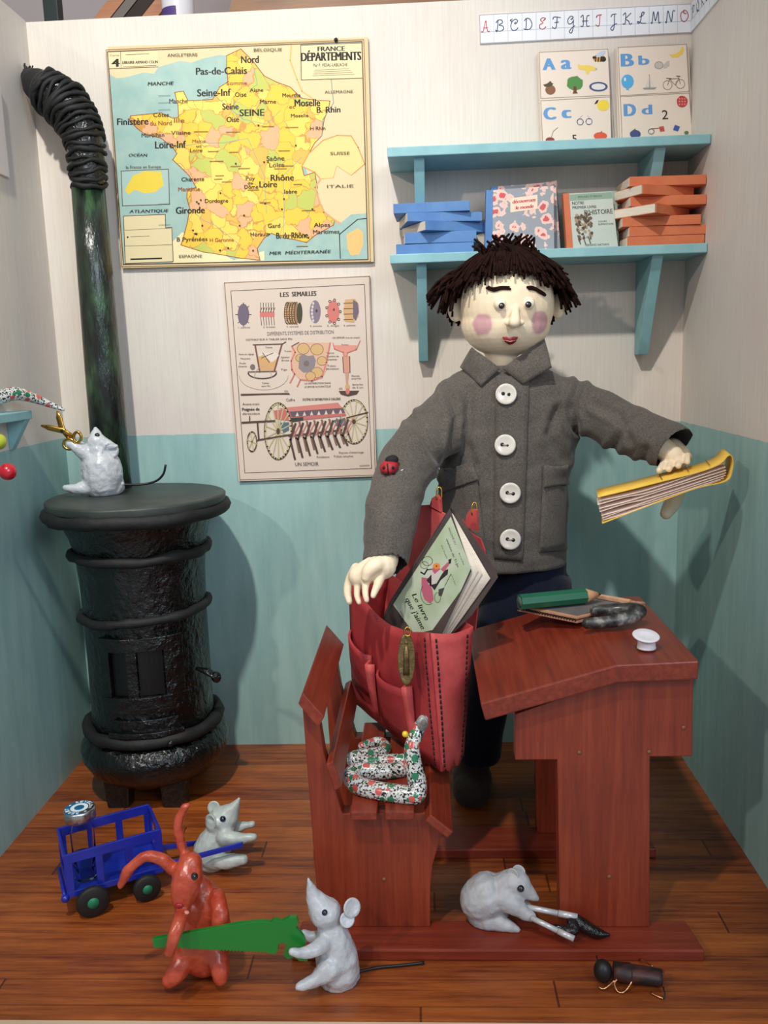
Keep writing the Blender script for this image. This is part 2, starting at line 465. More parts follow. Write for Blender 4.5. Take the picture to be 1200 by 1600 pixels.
M_CARTBLUE = mat('blue_plastic', (18, 34, 140), 0.28, (24, 44, 160), 18, coat=0.2)
M_RUBBER = mat('black_rubber', (18, 19, 19), 0.6, (28, 28, 28), 40)
M_HUB = mat('green_hub', (26, 122, 88), 0.4)
M_ALU = mat('brushed_aluminium', (196, 198, 202), 0.28, metal=1)
M_WIRE = mat('black_wire', (14, 15, 16), 0.45)
M_WHITE = mat('white_plastic', (226, 224, 230), 0.35)
M_PAGE = mat('paper_pages', (226, 216, 200), 0.8, (212, 200, 182), 60, stretch=(1,1,14))
M_PAGE2 = mat('pinkish_paper', (232, 208, 192), 0.8)
M_BOOKBLUE = mat('blue_card', (74, 118, 176), 0.6, (90, 134, 188), 12)
M_BOOKORANGE = mat('orange_card', (196, 104, 66), 0.6, (210, 120, 80), 12)
def glass():
    t = NT('clear_glass'); t.b.inputs['Transmission Weight'].default_value = 1.0; t.b.inputs['IOR'].default_value = 1.12
    return t.fin(lin((244, 246, 248)), 0.02)
M_GLASS = glass()
def snake_material():
    t = NT('spotted_snake_paint'); p = t.obj()
    v = t.voro(p, 68); blk = t.noise(t.mapping(p, (1,1,1)), 240, 3, 0.6)
    base = t.mix(t.math('GREATER_THAN', blk, 0.53), lin((206, 208, 204)), lin((20, 20, 22)))
    sx = t.xyz(v.outputs['Color'])[0]
    spot = t.math('LESS_THAN', v.outputs['Distance'], 0.46)
    green = t.math('MULTIPLY', spot, t.math('LESS_THAN', sx, 0.40))
    red = t.math('MULTIPLY', spot, t.math('GREATER_THAN', sx, 0.66))
    c = t.mix(green, base, lin((38, 118, 82))); c = t.mix(red, c, lin((196, 84, 78)))
    t.bump(blk, 0.2, 0.002)
    return t.fin(c, 0.22, coat=0.6)
M_SNAKE = snake_material()

# ------------------------------------------------------------------ room shell
W, D, H = 1.6, 1.0188, 1.881
TK = 0.014
struct(MB().box(-TK, W+TK, 0, TK, -0.002, H).build('wall_back', M_WALL))
struct(MB().box(-TK, 0, -D, 0, -0.002, H+0.002).build('wall_left', M_WALL))
struct(MB().box(W, W+TK, -D, 0, -0.002, H+0.002).build('wall_right', M_WALL))
for o in (bpy.data.objects['wall_back'], bpy.data.objects['wall_left'], bpy.data.objects['wall_right']):
    v = o.location.copy(); o.data.transform(Matrix.Translation(v)); o.location = (0,0,0)
fl = struct(MB().box(-TK, W+TK, -D, TK, -0.016, 0).build('floor', M_FLOOR))
v = fl.location.copy(); fl.data.transform(Matrix.Translation(v)); fl.location = (0,0,0)
struct(MB().box(-0.1, W+0.1, -D-0.16, -D, -0.06, -0.004).build('trim_1', M_PALEWOOD, bevel=0.002))

# ------------------------------------------------------------------ behind the diorama (seen over its back wall)
M_BGWALL = mat('room_plaster', (236, 216, 208), 0.8)
M_DARKGREEN = mat('dark_green_paint', (28, 44, 42), 0.5)
M_BROWN = wood('brown_timber', (120, 74, 38), (146, 96, 50), (168, 116, 66), (2, 30, 30))
M_ORANGEWOOD = wood('orange_timber', (168, 108, 74), (190, 128, 90), (204, 146, 106), (2, 30, 30))
struct(MB().box(-1.2, 2.6, 0.95, 0.98, 0.0, 3.0).build('wall_far', M_BGWALL))
struct(MB().box(0.02, 2.3, 0.14, 0.50, 0.0, 1.90).build('trim_2', M_BROWN))
LEDGE = 1.90
p0, p1 = A(72, 20, 0.30), A(95, 20, 0.30)
tag(MB().box(p0.x, p1.x, 0.28, 0.32, 0.0, 2.30).build('post', M_DARKGREEN, bevel=0.003), 'dark green upright post behind the top left of the back wall', 'post')
st = thing('stair_timber', 'slanting brown and orange timbers showing over the back wall, left of the bottle', 'timber', (0.35, 0.40, LEDGE))
for i, (xa, xb, mm) in enumerate([((100, 128), (150, 0), M_ORANGEWOOD), ((126, 148), (0, 0), ink(120, 112, 106)), ((146, 175), (0, 0), ink(48, 36, 32)), ((174, 200), (0,0), M_ORANGEWOOD)]):
    a = A(xa[0]-8, 40, 0.40); b = A(xa[1]-8, 40, 0.40); h = 0.16
    z0 = LEDGE - 0.0
    MB().prism([(a.x, 0.36, z0), (b.x, 0.36, z0), (b.x+0.16, 0.36, z0+h), (a.x+0.16, 0.36, z0+h)], (0, 0.06, 0)).build('plank', mm, st)
struct(MB().prism([(0.36, 0.42, LEDGE), (2.3, 0.42, LEDGE), (2.3, 0.42, 2.3), (0.52, 0.42, 2.3)], (0, 0.03, 0)).build('trim_3', M_BROWN))
pb = A(279, 24, 0.30)
bt = thing('bottle', 'white plastic bottle with a purple label seen over the back wall', 'bottle', (pb.x, 0.30, LEDGE))
rb = 25*S(pb)
MB().lathe((pb.x, 0.30, LEDGE), [(rb*0.9, 0), (rb, 0.005), (rb, 0.15), (rb*0.5, 0.19), (rb*0.4, 0.24)]).build('bottle_body', M_WHITE, bt)
zl = A(279, 19, 0.27).z
lb = MB(); ring1 = []; ring2 = []
for k in range(15):
    a = R(-118 - 0 + k*(-4)) if False else R(200 + k*5.5)
    ring1.append((pb.x+rb*1.012*math.cos(a), 0.30+rb*1.012*math.sin(a), max(LEDGE+0.003, zl-0.03))); ring2.append((pb.x+rb*1.012*math.cos(a), 0.30+rb*1.012*math.sin(a), zl+0.012))
for k in range(14): lb.add([ring1[k], ring1[k+1], ring2[k+1], ring2[k]], [(0,1,2,3)], None, True)
lb.build('label_band', ink(84, 66, 128), bt)

# ------------------------------------------------------------------ school map
def card(px, y, th, name, mface, medge, label, cat, bev=0):
    a = [A(p[0], p[1], y) for p in px]
    b = [Vector((v.x, y+th, v.z)) for v in a]
    mb = MB(); mb.prism(a, b, medge); mb.mi[0] = mb.mid(mface)
    return mb
K = ink(34, 32, 30); KB = ink(92, 62, 40); KR = ink(150, 84, 40)
mp = [(168, 73), (575, 58), (584, 409), (190, 419)]
YM = -0.012
mb = card(mp, YM, 0.0115, 'm', ink(214, 192, 148), ink(178, 150, 104), '', '')
pr = Print(fn_y(YM), (160, 40), 1200/440)
c_sea = mat('map_sea', (150, 184, 178), 0.5, (168, 194, 184), 20, spec=0.3)
c_land = ink(220, 202, 160)
inner = [(22, 112), (1106, 68), (1132, 997), (90, 1018)]
pr.poly(inner, c_sea)
pr.poly([(22,112),(600,90),(560,130),(500,125),(430,140),(380,158),(330,150),(290,162),(240,176),(220,205),(175,200),(120,215),(90,222),(60,225),(28,206)], c_land)         # England
pr.poly([(600,90),(845,80),(850,225),(1108,220),(1120,450),(1124,640),(1128,800),(1060,805),(1010,840),(940,820),(850,560),(800,280),(700,250),(560,130),(520,140)], c_land)    # lands to the east
pr.poly([(300,920),(340,880),(560,1000),(690,960),(690,1000),(300,1012)], ink(238, 224, 176))                                                # Spain
france = [(530,128),(590,100),(640,150),(690,215),(740,240),(800,262),(850,310),(905,318),(970,322),(962,360),(945,400),(935,470),(905,500),(880,545),(850,600),(860,640),(905,625),(915,680),(920,740),(940,790),(990,830),(985,850),(950,870),(905,895),(870,925),(820,912),(770,905),(720,885),(690,905),(660,950),(672,1000),(580,990),(500,975),(430,965),(335,935),(345,905),(362,840),(372,780),(360,735),(362,700),(400,690),(370,640),(330,600),(300,572),(318,545),(300,520),(250,480),(180,462),(150,440),(115,405),(120,385),(190,378),(250,372),(300,395),(325,390),(322,340),(308,285),(345,280),(365,320),(420,318),(470,315),(500,262),(535,240),(530,180)]
def map_mat():
    t = NT('map_departments'); p = t.obj()
    q = t.mapping(p, (1,0,1)); nz = t.n('TexNoise'); t.put(nz.inputs['Vector'], q); nz.inputs['Scale'].default_value = 40
    va = t.n('VectorMath', operation='MULTIPLY_ADD'); t.put(va.inputs[0], nz.outputs['Color']); va.inputs[1].default_value = (0.035,0,0.035); t.put(va.inputs[2], q)
    v = t.voro(va.outputs[0], 27); e = t.voro(va.outputs[0], 27, 'DISTANCE_TO_EDGE')
    c = t.ramp(t.xyz(v.outputs['Color'])[0], [(0.0, (240, 198, 72)), (0.34, (244, 208, 96)), (0.50, (228, 176, 132)), (0.63, (190, 196, 96)), (0.76, (236, 182, 84)), (0.86, (246, 212, 104))], 'CONSTANT')
    c = t.mix(t.math('LESS_THAN', e.outputs['Distance'], 0.022), c, lin((206, 150, 78)))
    return t.fin(c, 0.5, spec=0.3)
pr.poly(france, map_mat())
pr.line(france, 3.5, KR, True)
swiss = [(880,545),(940,490),(1000,468),(1060,470),(1090,520),(1118,590),(1060,640),(1000,600),(985,650),(930,655),(905,625),(850,600)]
pr.poly(swiss, ink(232, 208, 140)); pr.line(swiss, 5, ink(206, 150, 84), True)
italy = [(930,655),(985,650),(1000,600),(1060,640),(1120,600),(1128,800),(1060,805),(1010,845),(990,830),(940,790),(915,700)]
pr.poly(italy, ink(222, 204, 160)); pr.line([(930,655),(905,690),(925,750),(945,795),(990,830),(1012,842)], 8, ink(214, 164, 112))
pr.line([(805,85),(800,150),(830,230),(850,280),(905,318)], 6, ink(226, 178, 100)); pr.line([(975,228),(985,330),(940,400),(935,470)], 3, ink(120, 140, 140))
for a in ([(640,150),(660,250),(560,330),(600,400)], [(420,318),(480,300),(600,400),(700,420),(760,360)], [(300,520),(430,500),(520,500),(620,480),(690,640),(700,800)], [(770,905),(775,780),(770,640),(850,560)], [(372,780),(430,830),(480,850),(580,930)]):
    pr.line(a, 2.2, ink(120, 160, 150))
pr.poly([(1040,890),(1090,862),(1110,880),(1112,930),(1095,975),(1060,980),(1045,950)], ink(232, 188, 120))
pr.line([(1014,992),(1010,890),(1088,826),(1124,822)], 4, K)
# insets and cartouche
pr.poly([(80,620),(282,612),(286,762),(86,768)], ink(168, 196, 190)); pr.poly([(130,640),(180,620),(250,622),(262,680),(225,710),(180,715),(140,700),(110,720),(96,700)], ink(232, 204, 74)); pr.frame([(80,620),(282,612),(286,762),(86,768)], 3, KB)
pr.poly([(90,812),(268,805),(270,862),(296,860),(302,1006),(98,1014)], ink(226, 210, 166)); pr.frame([(90,812),(268,805),(270,862),(296,860),(302,1006),(98,1014)], 3, KB)
pr.line([(96,872),(292,864)], 2, KB); pr.line([(96,940),(296,934)], 2, KB); pr.line([(122,996),(252,992)], 7, K)
pr.oval(108, 902, 4, 4, K); pr.line([(120,900),(200,897)], 2, KB)
pr.poly([(845,84),(1106,74),(1110,224),(848,232)], ink(230, 212, 168)); pr.frame([(845,84),(1106,74),(1110,224),(848,232)], 3, KB)
pr.poly([(24,116),(235,108),(238,176),(28,184)], ink(230, 212, 168)); pr.line([(28,184),(238,176)], 3, KB); pr.line([(78,112),(80,182)], 2, KB)
pr.frame(inner, 4, KB)
pr.frame([(16,104),(1114,60),(1142,1006),(84,1028)], 3, ink(140, 112, 72))
T = lambda s_, x, y, wd, h, m=K, b=0.0, sh=0.0, a=0.02: pr.text(s_, x, y, wd, h, m, a, b, sh)
T('FRANCE', 918, 110, 115, 21, K, 0.03); T('DÉPARTEMENTS', 848, 152, 254, 38, K, 0.03); T('Par P. VIDAL-LABLACHE', 900, 176, 145, 14, K, 0.01)
for i in range(4): pr.line([(905-i*3, 190+i*8), (1050+i*8, 184+i*8)], 1.6, KB)
T('4', 42, 176, 30, 36, K, 0.04); T('Carte', 32, 132, 40, 10, KR); T('LIBRAIRIE ARMAND COLIN', 86, 164, 150, 13, K, 0.02); pr.line([(100,125),(200,120)], 2, KB); pr.line([(90,176),(230,170)], 2, KB)
for s_, x, y, wd, h in (('Nord',592,160,74,32),('Pas-de-Calais',400,210,216,32),('Seine-Inf',405,302,142,32),('SEINE',586,386,104,30),('Seine',512,358,68,27),('Oise',530,412,52,24),('Moselle',820,345,108,32),('B. Rhin',914,372,100,27),('Finistère',64,424,132,30),('Loire-Inf',226,524,130,32),('Rhône',718,662,98,28),('Loire',670,690,74,28),('Gironde',314,802,122,30),('B. du Rhône',742,908,134,27)):
    T(s_, x, y, wd, h, K, 0.018)
for s_, x, y, wd, h in (('Somme',530,254,86,17),('.Oise',560,304,54,20),('Aisne',628,284,58,17),('Marne',672,334,68,19),('Meurthe',768,306,76,18),('et',796,354,24,16),('Moselle',804,392,74,16),('Manche',286,332,78,20),('Côtes',218,390,66,18),('du Nord',204,426,92,20),('Ille',306,414,44,20),('Vilaine',294,466,82,18),('Morbihan',168,476,96,18),('Maine',384,500,56,15),('et',400,520,22,12),('Loire',374,540,52,16),('Saône',700,576,76,20),('Loire',712,604,64,20),('Puy',612,660,38,18),('de',620,678,22,13),('Dôme',606,696,58,17),('Isère',776,716,54,18),('Charente',338,664,96,18),('Maritime',324,706,92,18),('Dordogne',438,756,98,18),('H Rhin',886,446,64,16),('Gard',706,862,52,19),('Hérault',632,898,76,18),('Alpes',902,858,68,18),('Maritimes',898,888,112,18),('B Pyrénées',318,920,130,18),('H Garonne',458,922,102,17)):
    T(s_, x, y, wd, h, random.Random(s_+str(x)).choice([K, ink(70,52,40), ink(150,88,50)]), 0.008)
rd = random.Random(3)
for i in range(46):
    x, y = rd.uniform(380, 900), rd.uniform(420, 960)
    if rd.random() < 0.55: pr.oval(x, y, 4, 4, K, 8)
    else: pr.line([(x, y), (x+rd.uniform(30, 60), y-1)], 3, ink(150, 116, 70))
for s_, x, y, wd, h, a in (('MANCHE',194,256,108,15,0.03),('OCÉAN',112,558,78,12,0.0),('ATLANTIQUE',116,798,164,13,0.02),('MER  MÉDITERRANÉE',712,977,260,14,0.03)): T(s_, x, y, wd, h, K, 0.01, 0.25, a)
for s_, x, y, wd, h in (('ANGLETERRE',278,134,128,14),('BELGIQUE',646,112,120,14),('ALLEMAGNE',948,290,120,13),('SUISSE',972,552,82,14),('ITALIE',958,692,112,13),('ESPAGNE',328,990,98,13),('la France en Europe',102,610,148,13)): T(s_, x, y, wd, h, ink(96,84,64), 0.004)
for yy in (300, 330, 360, 760, 850, 500): pr.line([(240, yy), (290, yy-2)], 1.6, ink(90, 120, 124))
mbm = mb.build('school_map', None)
tag(mbm, 'yellow and green school map of France hung on the back wall beside the stovepipe', 'map')
pr.mb.build('printed_map', None, mbm, fixn=False)
nl = MB(); ball(nl, 525, 62, YM-0.004, 3); nl.build('nail', M_STOVE_MATT, mbm)

# ------------------------------------------------------------------ sowing poster
ps = [(350, 442), (578, 431), (589, 744), (373, 752)]
YP = -0.010
mb = card(ps, YP, 0.0095, 'p', ink(214, 198, 184), ink(170, 150, 132), '', '')
pr = Print(fn_y(YP), (330, 420), 1200/270)
pr.frame([(92,98),(1098,52),(1140,1432),(200,1466)], 6, ink(150, 128, 112))
pr.frame([(136,154),(1064,108),(1114,1386),(234,1418)], 4, ink(70, 60, 56))
PU = ink(112, 100, 116); PK = ink(206, 120, 112); TN = ink(206, 164, 116); BR_ = ink(84, 66, 58); OL = ink(172, 164, 112); GY = ink(120, 108, 104)
T = lambda s_, x, y, wd, h, m=BR_, b=0.0, a=0.02: pr.text(s_, x, y, wd, h, m, a, b)
T('LES', 480, 196, 58, 34, ink(48,42,42), 0.025, 0.03); T('SEMAILLES', 562, 192, 168, 34, ink(48,42,42), 0.025, 0.03)
# seed wheels
pr.oval(224, 318, 40, 76, PU)
for i in range(8):
    a = i*math.pi/4; pr.line([(224+36*math.cos(a), 318+70*math.sin(a)), (224+54*math.cos(a), 318+82*math.sin(a))], 5, BR_)
pr.rect(338, 300, 440, 334, PK)
for i in range(6):
    pr.line([(344+i*18, 236), (344+i*18, 300)], 4, BR_); pr.line([(344+i*18, 336), (350+i*18, 392)], 4, BR_); pr.line([(340+i*18, 300), (352+i*18, 270)], 4, BR_)
pr.oval(570, 308, 62, 78, ink(150, 118, 88)); pr.oval(614, 308, 20, 74, ink(74, 70, 54))
for i in range(5): pr.ring(530+i*17, 308, 22, 76, 5, BR_, 16, R(90), R(270)); 
for i in range(4): pr.ring(538+i*17, 308, 22, 76, 7, TN, 16, R(90), R(270))
pr.oval(722, 298, 38, 80, ink(132, 118, 134)); pr.oval(732, 292, 8, 12, BR_, 10)
for i in range(6): pr.oval(698+abs(i-2.5)*4, 240+i*24, 8, 11, ink(206, 196, 190), 8)
pr.oval(848, 298, 42, 78, PK); pr.oval(852, 284, 7, 10, BR_, 10)
for i in range(9):
    a = i*2*math.pi/9; pr.ring(848+48*math.cos(a), 298+82*math.sin(a), 8, 8, 4, BR_, 10)
pr.poly([(930,215),(1000,208),(1026,250),(1022,330),(990,372),(930,366),(918,290)], TN); pr.poly([(985,215),(1018,236),(1026,300),(1005,360),(985,340)], PU)
for i in range(4): pr.line([(922, 240+i*38), (985, 238+i*38)], 5, BR_)
for s_, x in (('1. cuillères',188),('2. brosses',362),('3. cannelé',524),('4. alvéoles',686),('5. doigts',806),('6. palettes',920)): T(s_, x, 418-x*0.02, 82, 14, GY)
T('DIFFÉRENTS SYSTÈMES DE DISTRIBUTION', 390, 464, 462, 26, ink(110, 100, 104), 0.0, 0.03)
T('DISTRIBUTEUR À TABLIER SANS FIN', 242, 500, 320, 14, BR_, 0, 0.02); T('UN SEMOIR (vue en coupe)', 842, 486, 190, 14, BR_, 0, 0.02)
# hopper
pr.poly([(322,606),(470,598),(440,712),(336,716)], TN); pr.line([(305,528),(338,716)], 11, ink(120,84,72)); pr.line([(492,522),(438,712)], 11, ink(120,84,72)); pr.line([(292,528),(495,522),(518,508)], 7, BR_)
pr.poly([(330,610),(360,600),(390,622),(420,650),(450,630),(472,598),(440,580),(340,585)], ink(222, 208, 196)); pr.line([(350,620),(430,585)], 5, BR_); pr.line([(358,584),(404,650)], 5, BR_)
pr.ring(355, 722, 98, 40, 8, ink(96,84,80), 20, 0, math.pi); pr.line([(258,716),(452,712)], 8, ink(96,84,80)); pr.oval(288, 682, 18, 20, GY)
pr.ring(365, 740, 170, 100, 3, ink(180, 166, 152), 20, 0, math.pi); pr.ring(360, 760, 60, 80, 3, ink(180, 166, 152), 16, R(180), R(360))
pr.poly([(206,868),(540,862),(548,874),(420,874),(206,882)], BR_)
for s_, x, y, wd in (('Trémie',376,552,48),('Vanne de réglage',190,600,108),('Mécanisme',206,630,66),('Poulie',198,662,42),('d\'entraîn.',190,684,62),('Tablier',352,800,52),('sans fin',350,820,60),('SOL',508,856,28),('Tige',484,706,44),('Agitateur',484,620,62),('Brosse',490,642,52),('Trémie',508,578,48)): T(s_, x, y, wd, 13)
# rotor
pr.poly([(560,540),(600,512),(828,512),(800,700),(770,760),(700,778),(620,770),(570,720),(556,650)], ink(216, 176, 150))
for x, y, r in ((640,555,42),(735,560,44),(770,640,34),(735,720,40),(690,745,34),(615,620,28)): pr.oval(x, y, r, r*0.9, ink(208,172,120)); pr.ring(x, y, r, r*0.9, 3, KB)
pr.poly([(612,610),(640,590),(672,606),(712,600),(728,640),(716,690),(690,716),(640,722),(606,690)], ink(140, 130, 132)); pr.oval(662, 658, 20, 20, GY)
pr.line([(560,540),(584,580),(556,640),(560,700),(580,730),(548,792)], 9, PK); pr.line([(826,514),(800,650),(770,750),(700,778),(620,770),(598,816)], 9, PK); pr.line([(560,538),(608,512)], 7, BR_)
T('LA DISTRIBUTION DANS', 650, 802, 180, 13); T('LE SEMOIR AUTOMATIQUE', 650, 826, 180, 13)
# funnel
pr.poly([(852,530),(1010,530),(1000,565),(948,582),(945,606),(918,606),(912,580),(860,556)], ink(218, 150, 132)); pr.line([(846,516),(856,556),(918,580),(922,610)], 6, PK); pr.line([(1034,498),(1008,560),(946,582),(944,610)], 6, PK)
pr.poly([(912,610),(962,606),(965,720),(920,722)], ink(206,150,128)); pr.line([(914,612),(920,720)], 5, KB); pr.line([(962,608),(964,720)], 5, KB); pr.poly([(930,722),(955,722),(948,810),(938,810)], ink(196,150,130))
pr.oval(946, 820, 16, 20, TN); pr.poly([(886,848),(1028,846),(1010,872),(950,886),(900,872)], BR_); pr.oval(948, 850, 14, 22, PK)
for s_, x, y, wd in (('Trémie',904,534,48),('Vanne',800,590,54),('Chambre de',800,614,86),('comprimés',800,636,74),('Tubes',806,680,60),('télescopiques',796,700,90),('Pointe',976,750,54),('enterrée',974,768,66),('SOL',888,838,26),('Bêche fine',982,810,72),('de 5 cm',980,830,76)): T(s_, x, y, wd, 13)
# the seed drill
T('Coffre', 522, 920, 60, 20); T('SYSTÈME DE DISTRIBUTION À CUILLÈRES', 636, 916, 262, 17, BR_, 0.01)
T('Avant-train', 218, 948, 116, 17); T('Poignée de', 216, 986, 120, 22, ink(48,42,42), 0.02); T('direction', 218, 1014, 120, 17)
WH = ink(186, 178, 132)
def wheel(x, y, rx, ry, wd, n, m):
    pr.ring(x, y, rx, ry, wd, m, 32); pr.ring(x, y, rx*1.05, ry*1.03, wd*0.4, BR_, 32)
    for i in range(n):
        a = 2*math.pi*i/n+0.2; pr.line([(x, y), (x+rx*math.cos(a), y+ry*math.sin(a))], wd*0.55, m)
    pr.oval(x, y, rx*0.14, ry*0.12, BR_, 12)
wheel(992, 1062, 92, 150, 11, 12, WH)
pr.poly([(430,985),(880,930),(925,985),(938,1020),(560,1058),(440,1040)], ink(190, 110, 104)); pr.poly([(470,968),(870,930),(915,965),(545,990)], ink(204, 128, 118)); pr.poly([(545,992),(915,966),(930,1000),(560,1030)], ink(104, 88, 96))
for i in range(7): pr.poly([(586+i*50, 1024-i*3), (610+i*50, 1022-i*3), (598+i*50, 994-i*3)], ink(216, 200, 188))
pr.poly([(548,1036),(640,1030),(640,1052),(560,1066)], ink(60, 66, 56)); pr.poly([(480,1070),(540,1064),(540,1120),(500,1140)], ink(84, 108, 124)); pr.poly([(850,1050),(930,1040),(930,1085),(870,1090)], ink(84, 108, 124))
wheel(466, 1128, 92, 192, 13, 14, WH)
wheel(284, 1200, 32, 68, 9, 6, WH)
pr.line([(216,1068),(440,1056)], 13, BR_); pr.line([(322,1070),(332,1190)], 11, BR_); pr.line([(318,1190),(560,1150)], 11, BR_); pr.line([(940,1035),(1088,996)], 8, KB); pr.line([(268,1060),(268,1024)], 7, BR_)
pr.line([(540,1160),(900,1120)], 12, BR_)
for i in range(8):
    x = 560+i*52; y = 1066-i*4
    pr.line([(x,y),(x+30,y+110),(x+50,y+205-i*6)], 12, ink(126, 98, 88)); pr.line([(x+26,y+10),(x-10,y+120),(x+22,y+255-i*10)], 14, BR_); pr.line([(x+60,y),(x+10,y+100)], 7, PK)
T('Rayons d\'enterrage', 888, 1282, 170, 14); T('Rouleaux', 734, 1312, 88, 14); T('Tubes souples', 850, 1308, 136, 14)
T('UN SEMOIR', 584, 1368, 162, 26, ink(96, 88, 90), 0.0, 0.02); pr.line([(1030,1366),(1096,1362)], 5, ink(170,160,150))
po = mb.build('sowing_poster', None)
tag(po, 'pinkish sowing machine poster hung low on the back wall below the map', 'poster')
pr.mb.build('printed_sheet', None, po, fixn=False)

# ------------------------------------------------------------------ alphabet strip round the corner
YS = -0.004
sq = [(749, 23), (1080.5, 5.5), (1079.5, 51), (750, 68.5)]
mb = MB(); a = [A(p[0], p[1], YS) for p in sq]
a[1].x = a[2].x = W-0.0005
mb.prism(a, [Vector((v.x, -0.0004, v.z)) for v in a])
zt, zb = a[1].z, a[2].z
mb.box(W-0.004, W-0.0004, -0.80, YS, zb, zt)
st = mb.build('alphabet_strip', mat('white_squared_paper', (232, 232, 236), 0.6))
tag(st, 'long white alphabet strip along the top of the back wall, turning the right corner', 'strip')
pr = Print(fn_y(YS)); GL = ink(176, 186, 206); NV = ink(62, 84, 120); RD = ink(206, 84, 88)
pr.frame([(749.6,23.6),(1080,6.2),(1079,50.4),(750.6,67.8)], 0.8, ink(150,150,158))
pr.line([(750,50.5),(1079,32.5)], 0.8, GL)
for i in range(1, 15): x = 749.5+i*22.05; pr.line([(x, 23.5-i*1.16), (x+0.3, 67.5-i*1.16)], 0.6, GL)
G = {
 'A': [[(.05,.05),(.1,0),(.25,.1),(.5,1),(.62,.3),(.75,.02),(.9,.08)], [(.25,.35),(.7,.38)]],
 'B': [[(.2,0),(.05,.1),(.2,.0),(.3,.95)], [(.1,.75),(.3,.98),(.65,1),(.75,.75),(.4,.55),(.8,.45),(.85,.15),(.5,0),(.25,.05)]],
 'C': [[(.65,.75),(.55,.62),(.7,.62),(.85,.85),(.65,1),(.3,.8),(.15,.35),(.35,.02),(.7,.05),(.9,.25)], [(.3,.8),(.1,.9),(.3,1)]],
 'D': [[(.3,.95),(.25,.1),(.05,.08),(.3,0),(.7,.1),(.88,.5),(.65,.95),(.3,1),(.1,.8)]],
 'E': [[(.75,.85),(.6,.75),(.8,.95),(.5,1),(.3,.8),(.55,.55),(.2,.35),(.25,.05),(.6,0),(.85,.2)]],
 'F': [[(.1,.8),(.25,1),(.9,.95)], [(.55,.95),(.45,.1),(.2,0),(.05,.12)], [(.3,.5),(.7,.55)]],
 'G': [[(.7,.8),(.5,.7),(.75,.9),(.5,1),(.2,.7),(.25,.35),(.55,.35),(.75,.6)], [(.78,.7),(.72,-.1),(.55,-.5),(.35,-.35),(.6,-.05),(.9,.15)]],
 'H': [[(.05,.85),(.3,1),(.3,.1),(.05,.05)], [(.95,1),(.7,.9),(.68,.1),(.95,.05)], [(.2,.5),(.8,.52)]],
 'I': [[(.2,.75),(.35,.95),(.75,1)], [(.58,.97),(.5,.1),(.3,0),(.15,.12)]],
 'J': [[(.25,.75),(.4,.95),(.8,1)], [(.62,.97),(.58,-.1),(.42,-.45),(.22,-.3),(.5,.0),(.85,.15)]],
 'K': [[(.05,.85),(.3,1),(.25,.1),(.02,.05)], [(.85,1),(.6,.8),(.3,.5),(.6,.3),(.75,.02),(.95,.1)]],
 'L': [[(.3,.6),(.6,.75),(.75,1),(.5,.95),(.4,.3),(.15,.02),(.1,.2),(.5,.05),(.9,.05)]],
 'M': [[(.0,.05),(.1,.0),(.25,1),(.45,.2),(.72,1),(.8,.05),(.98,.08)]],
 'N': [[(.02,.05),(.12,.0),(.28,1),(.62,.05),(.78,.95),(1,1)]],
 'O': [[(.5,1),(.15,.7),(.2,.15),(.55,0),(.9,.4),(.8,.85),(.5,1),(.45,.75),(.7,.7)]],
 'P': [[(.3,0),(.3,.95)], [(.1,.8),(.4,1),(.8,.85),(.6,.5),(.3,.5)]], 'Q': [[(.5,1),(.15,.6),(.4,.05),(.85,.4),(.5,1)], [(.4,.2),(.95,-.05)]],
 'R': [[(.3,0),(.3,.95)], [(.1,.8),(.4,1),(.8,.8),(.35,.5),(.9,0)]], 'S': [[(.8,.85),(.5,1),(.3,.75),(.75,.35),(.4,0),(.1,.15)]], 'T': [[(.1,.8),(.3,1),(.9,.95)], [(.55,.95),(.45,.05),(.2,.02)]]}
def letter(prn, ch, x, y, wd, h, m, lw):
    for st_ in G[ch]:
        q = [(p.x, p.y) for p in spl([(a, b, 0) for a, b in st_], 5)]
        prn.line([(x+a*wd, y-b*h) for a, b in q], lw, m)
for i, ch in enumerate('ABCDEFGHIJKLMNO'):
    x = 751.5+i*22.15; letter(pr, ch, x, 50.0-i*1.17, 15, 17.5, RD if ch in 'AEIO' else NV, 1.25)
zs = A(1079, 32.5, YS).z
p2 = Print(lambda u, v: (Vector((W-0.004, YS-u, zs-v)), Vector((-1,0,0))))
p2.line([(0,0),(0.79,0)], 0.0012, GL)
for i in range(1, 20): p2.line([(i*0.0345, zs-zt+0.002), (i*0.0345, zs-zb-0.002)], 0.0009, GL)
for i, ch in enumerate('PQRST'): letter(p2, ch, 0.006+i*0.0345, 0.0, 0.024, 0.027, RD if ch == 'U' else NV, 0.002)
for q in p2.mb.f: pr.mb.f.append(tuple(len(pr.mb.v)+i for i in q))
for q, s_ in zip(p2.mb.mi, p2.mb.sm): pr.mb.mi.append(pr.mb.mid(p2.mb.mats[q])); pr.mb.sm.append(s_)
pr.mb.v += p2.mb.v
pr.mb.build('lettering', None, st, fixn=False)

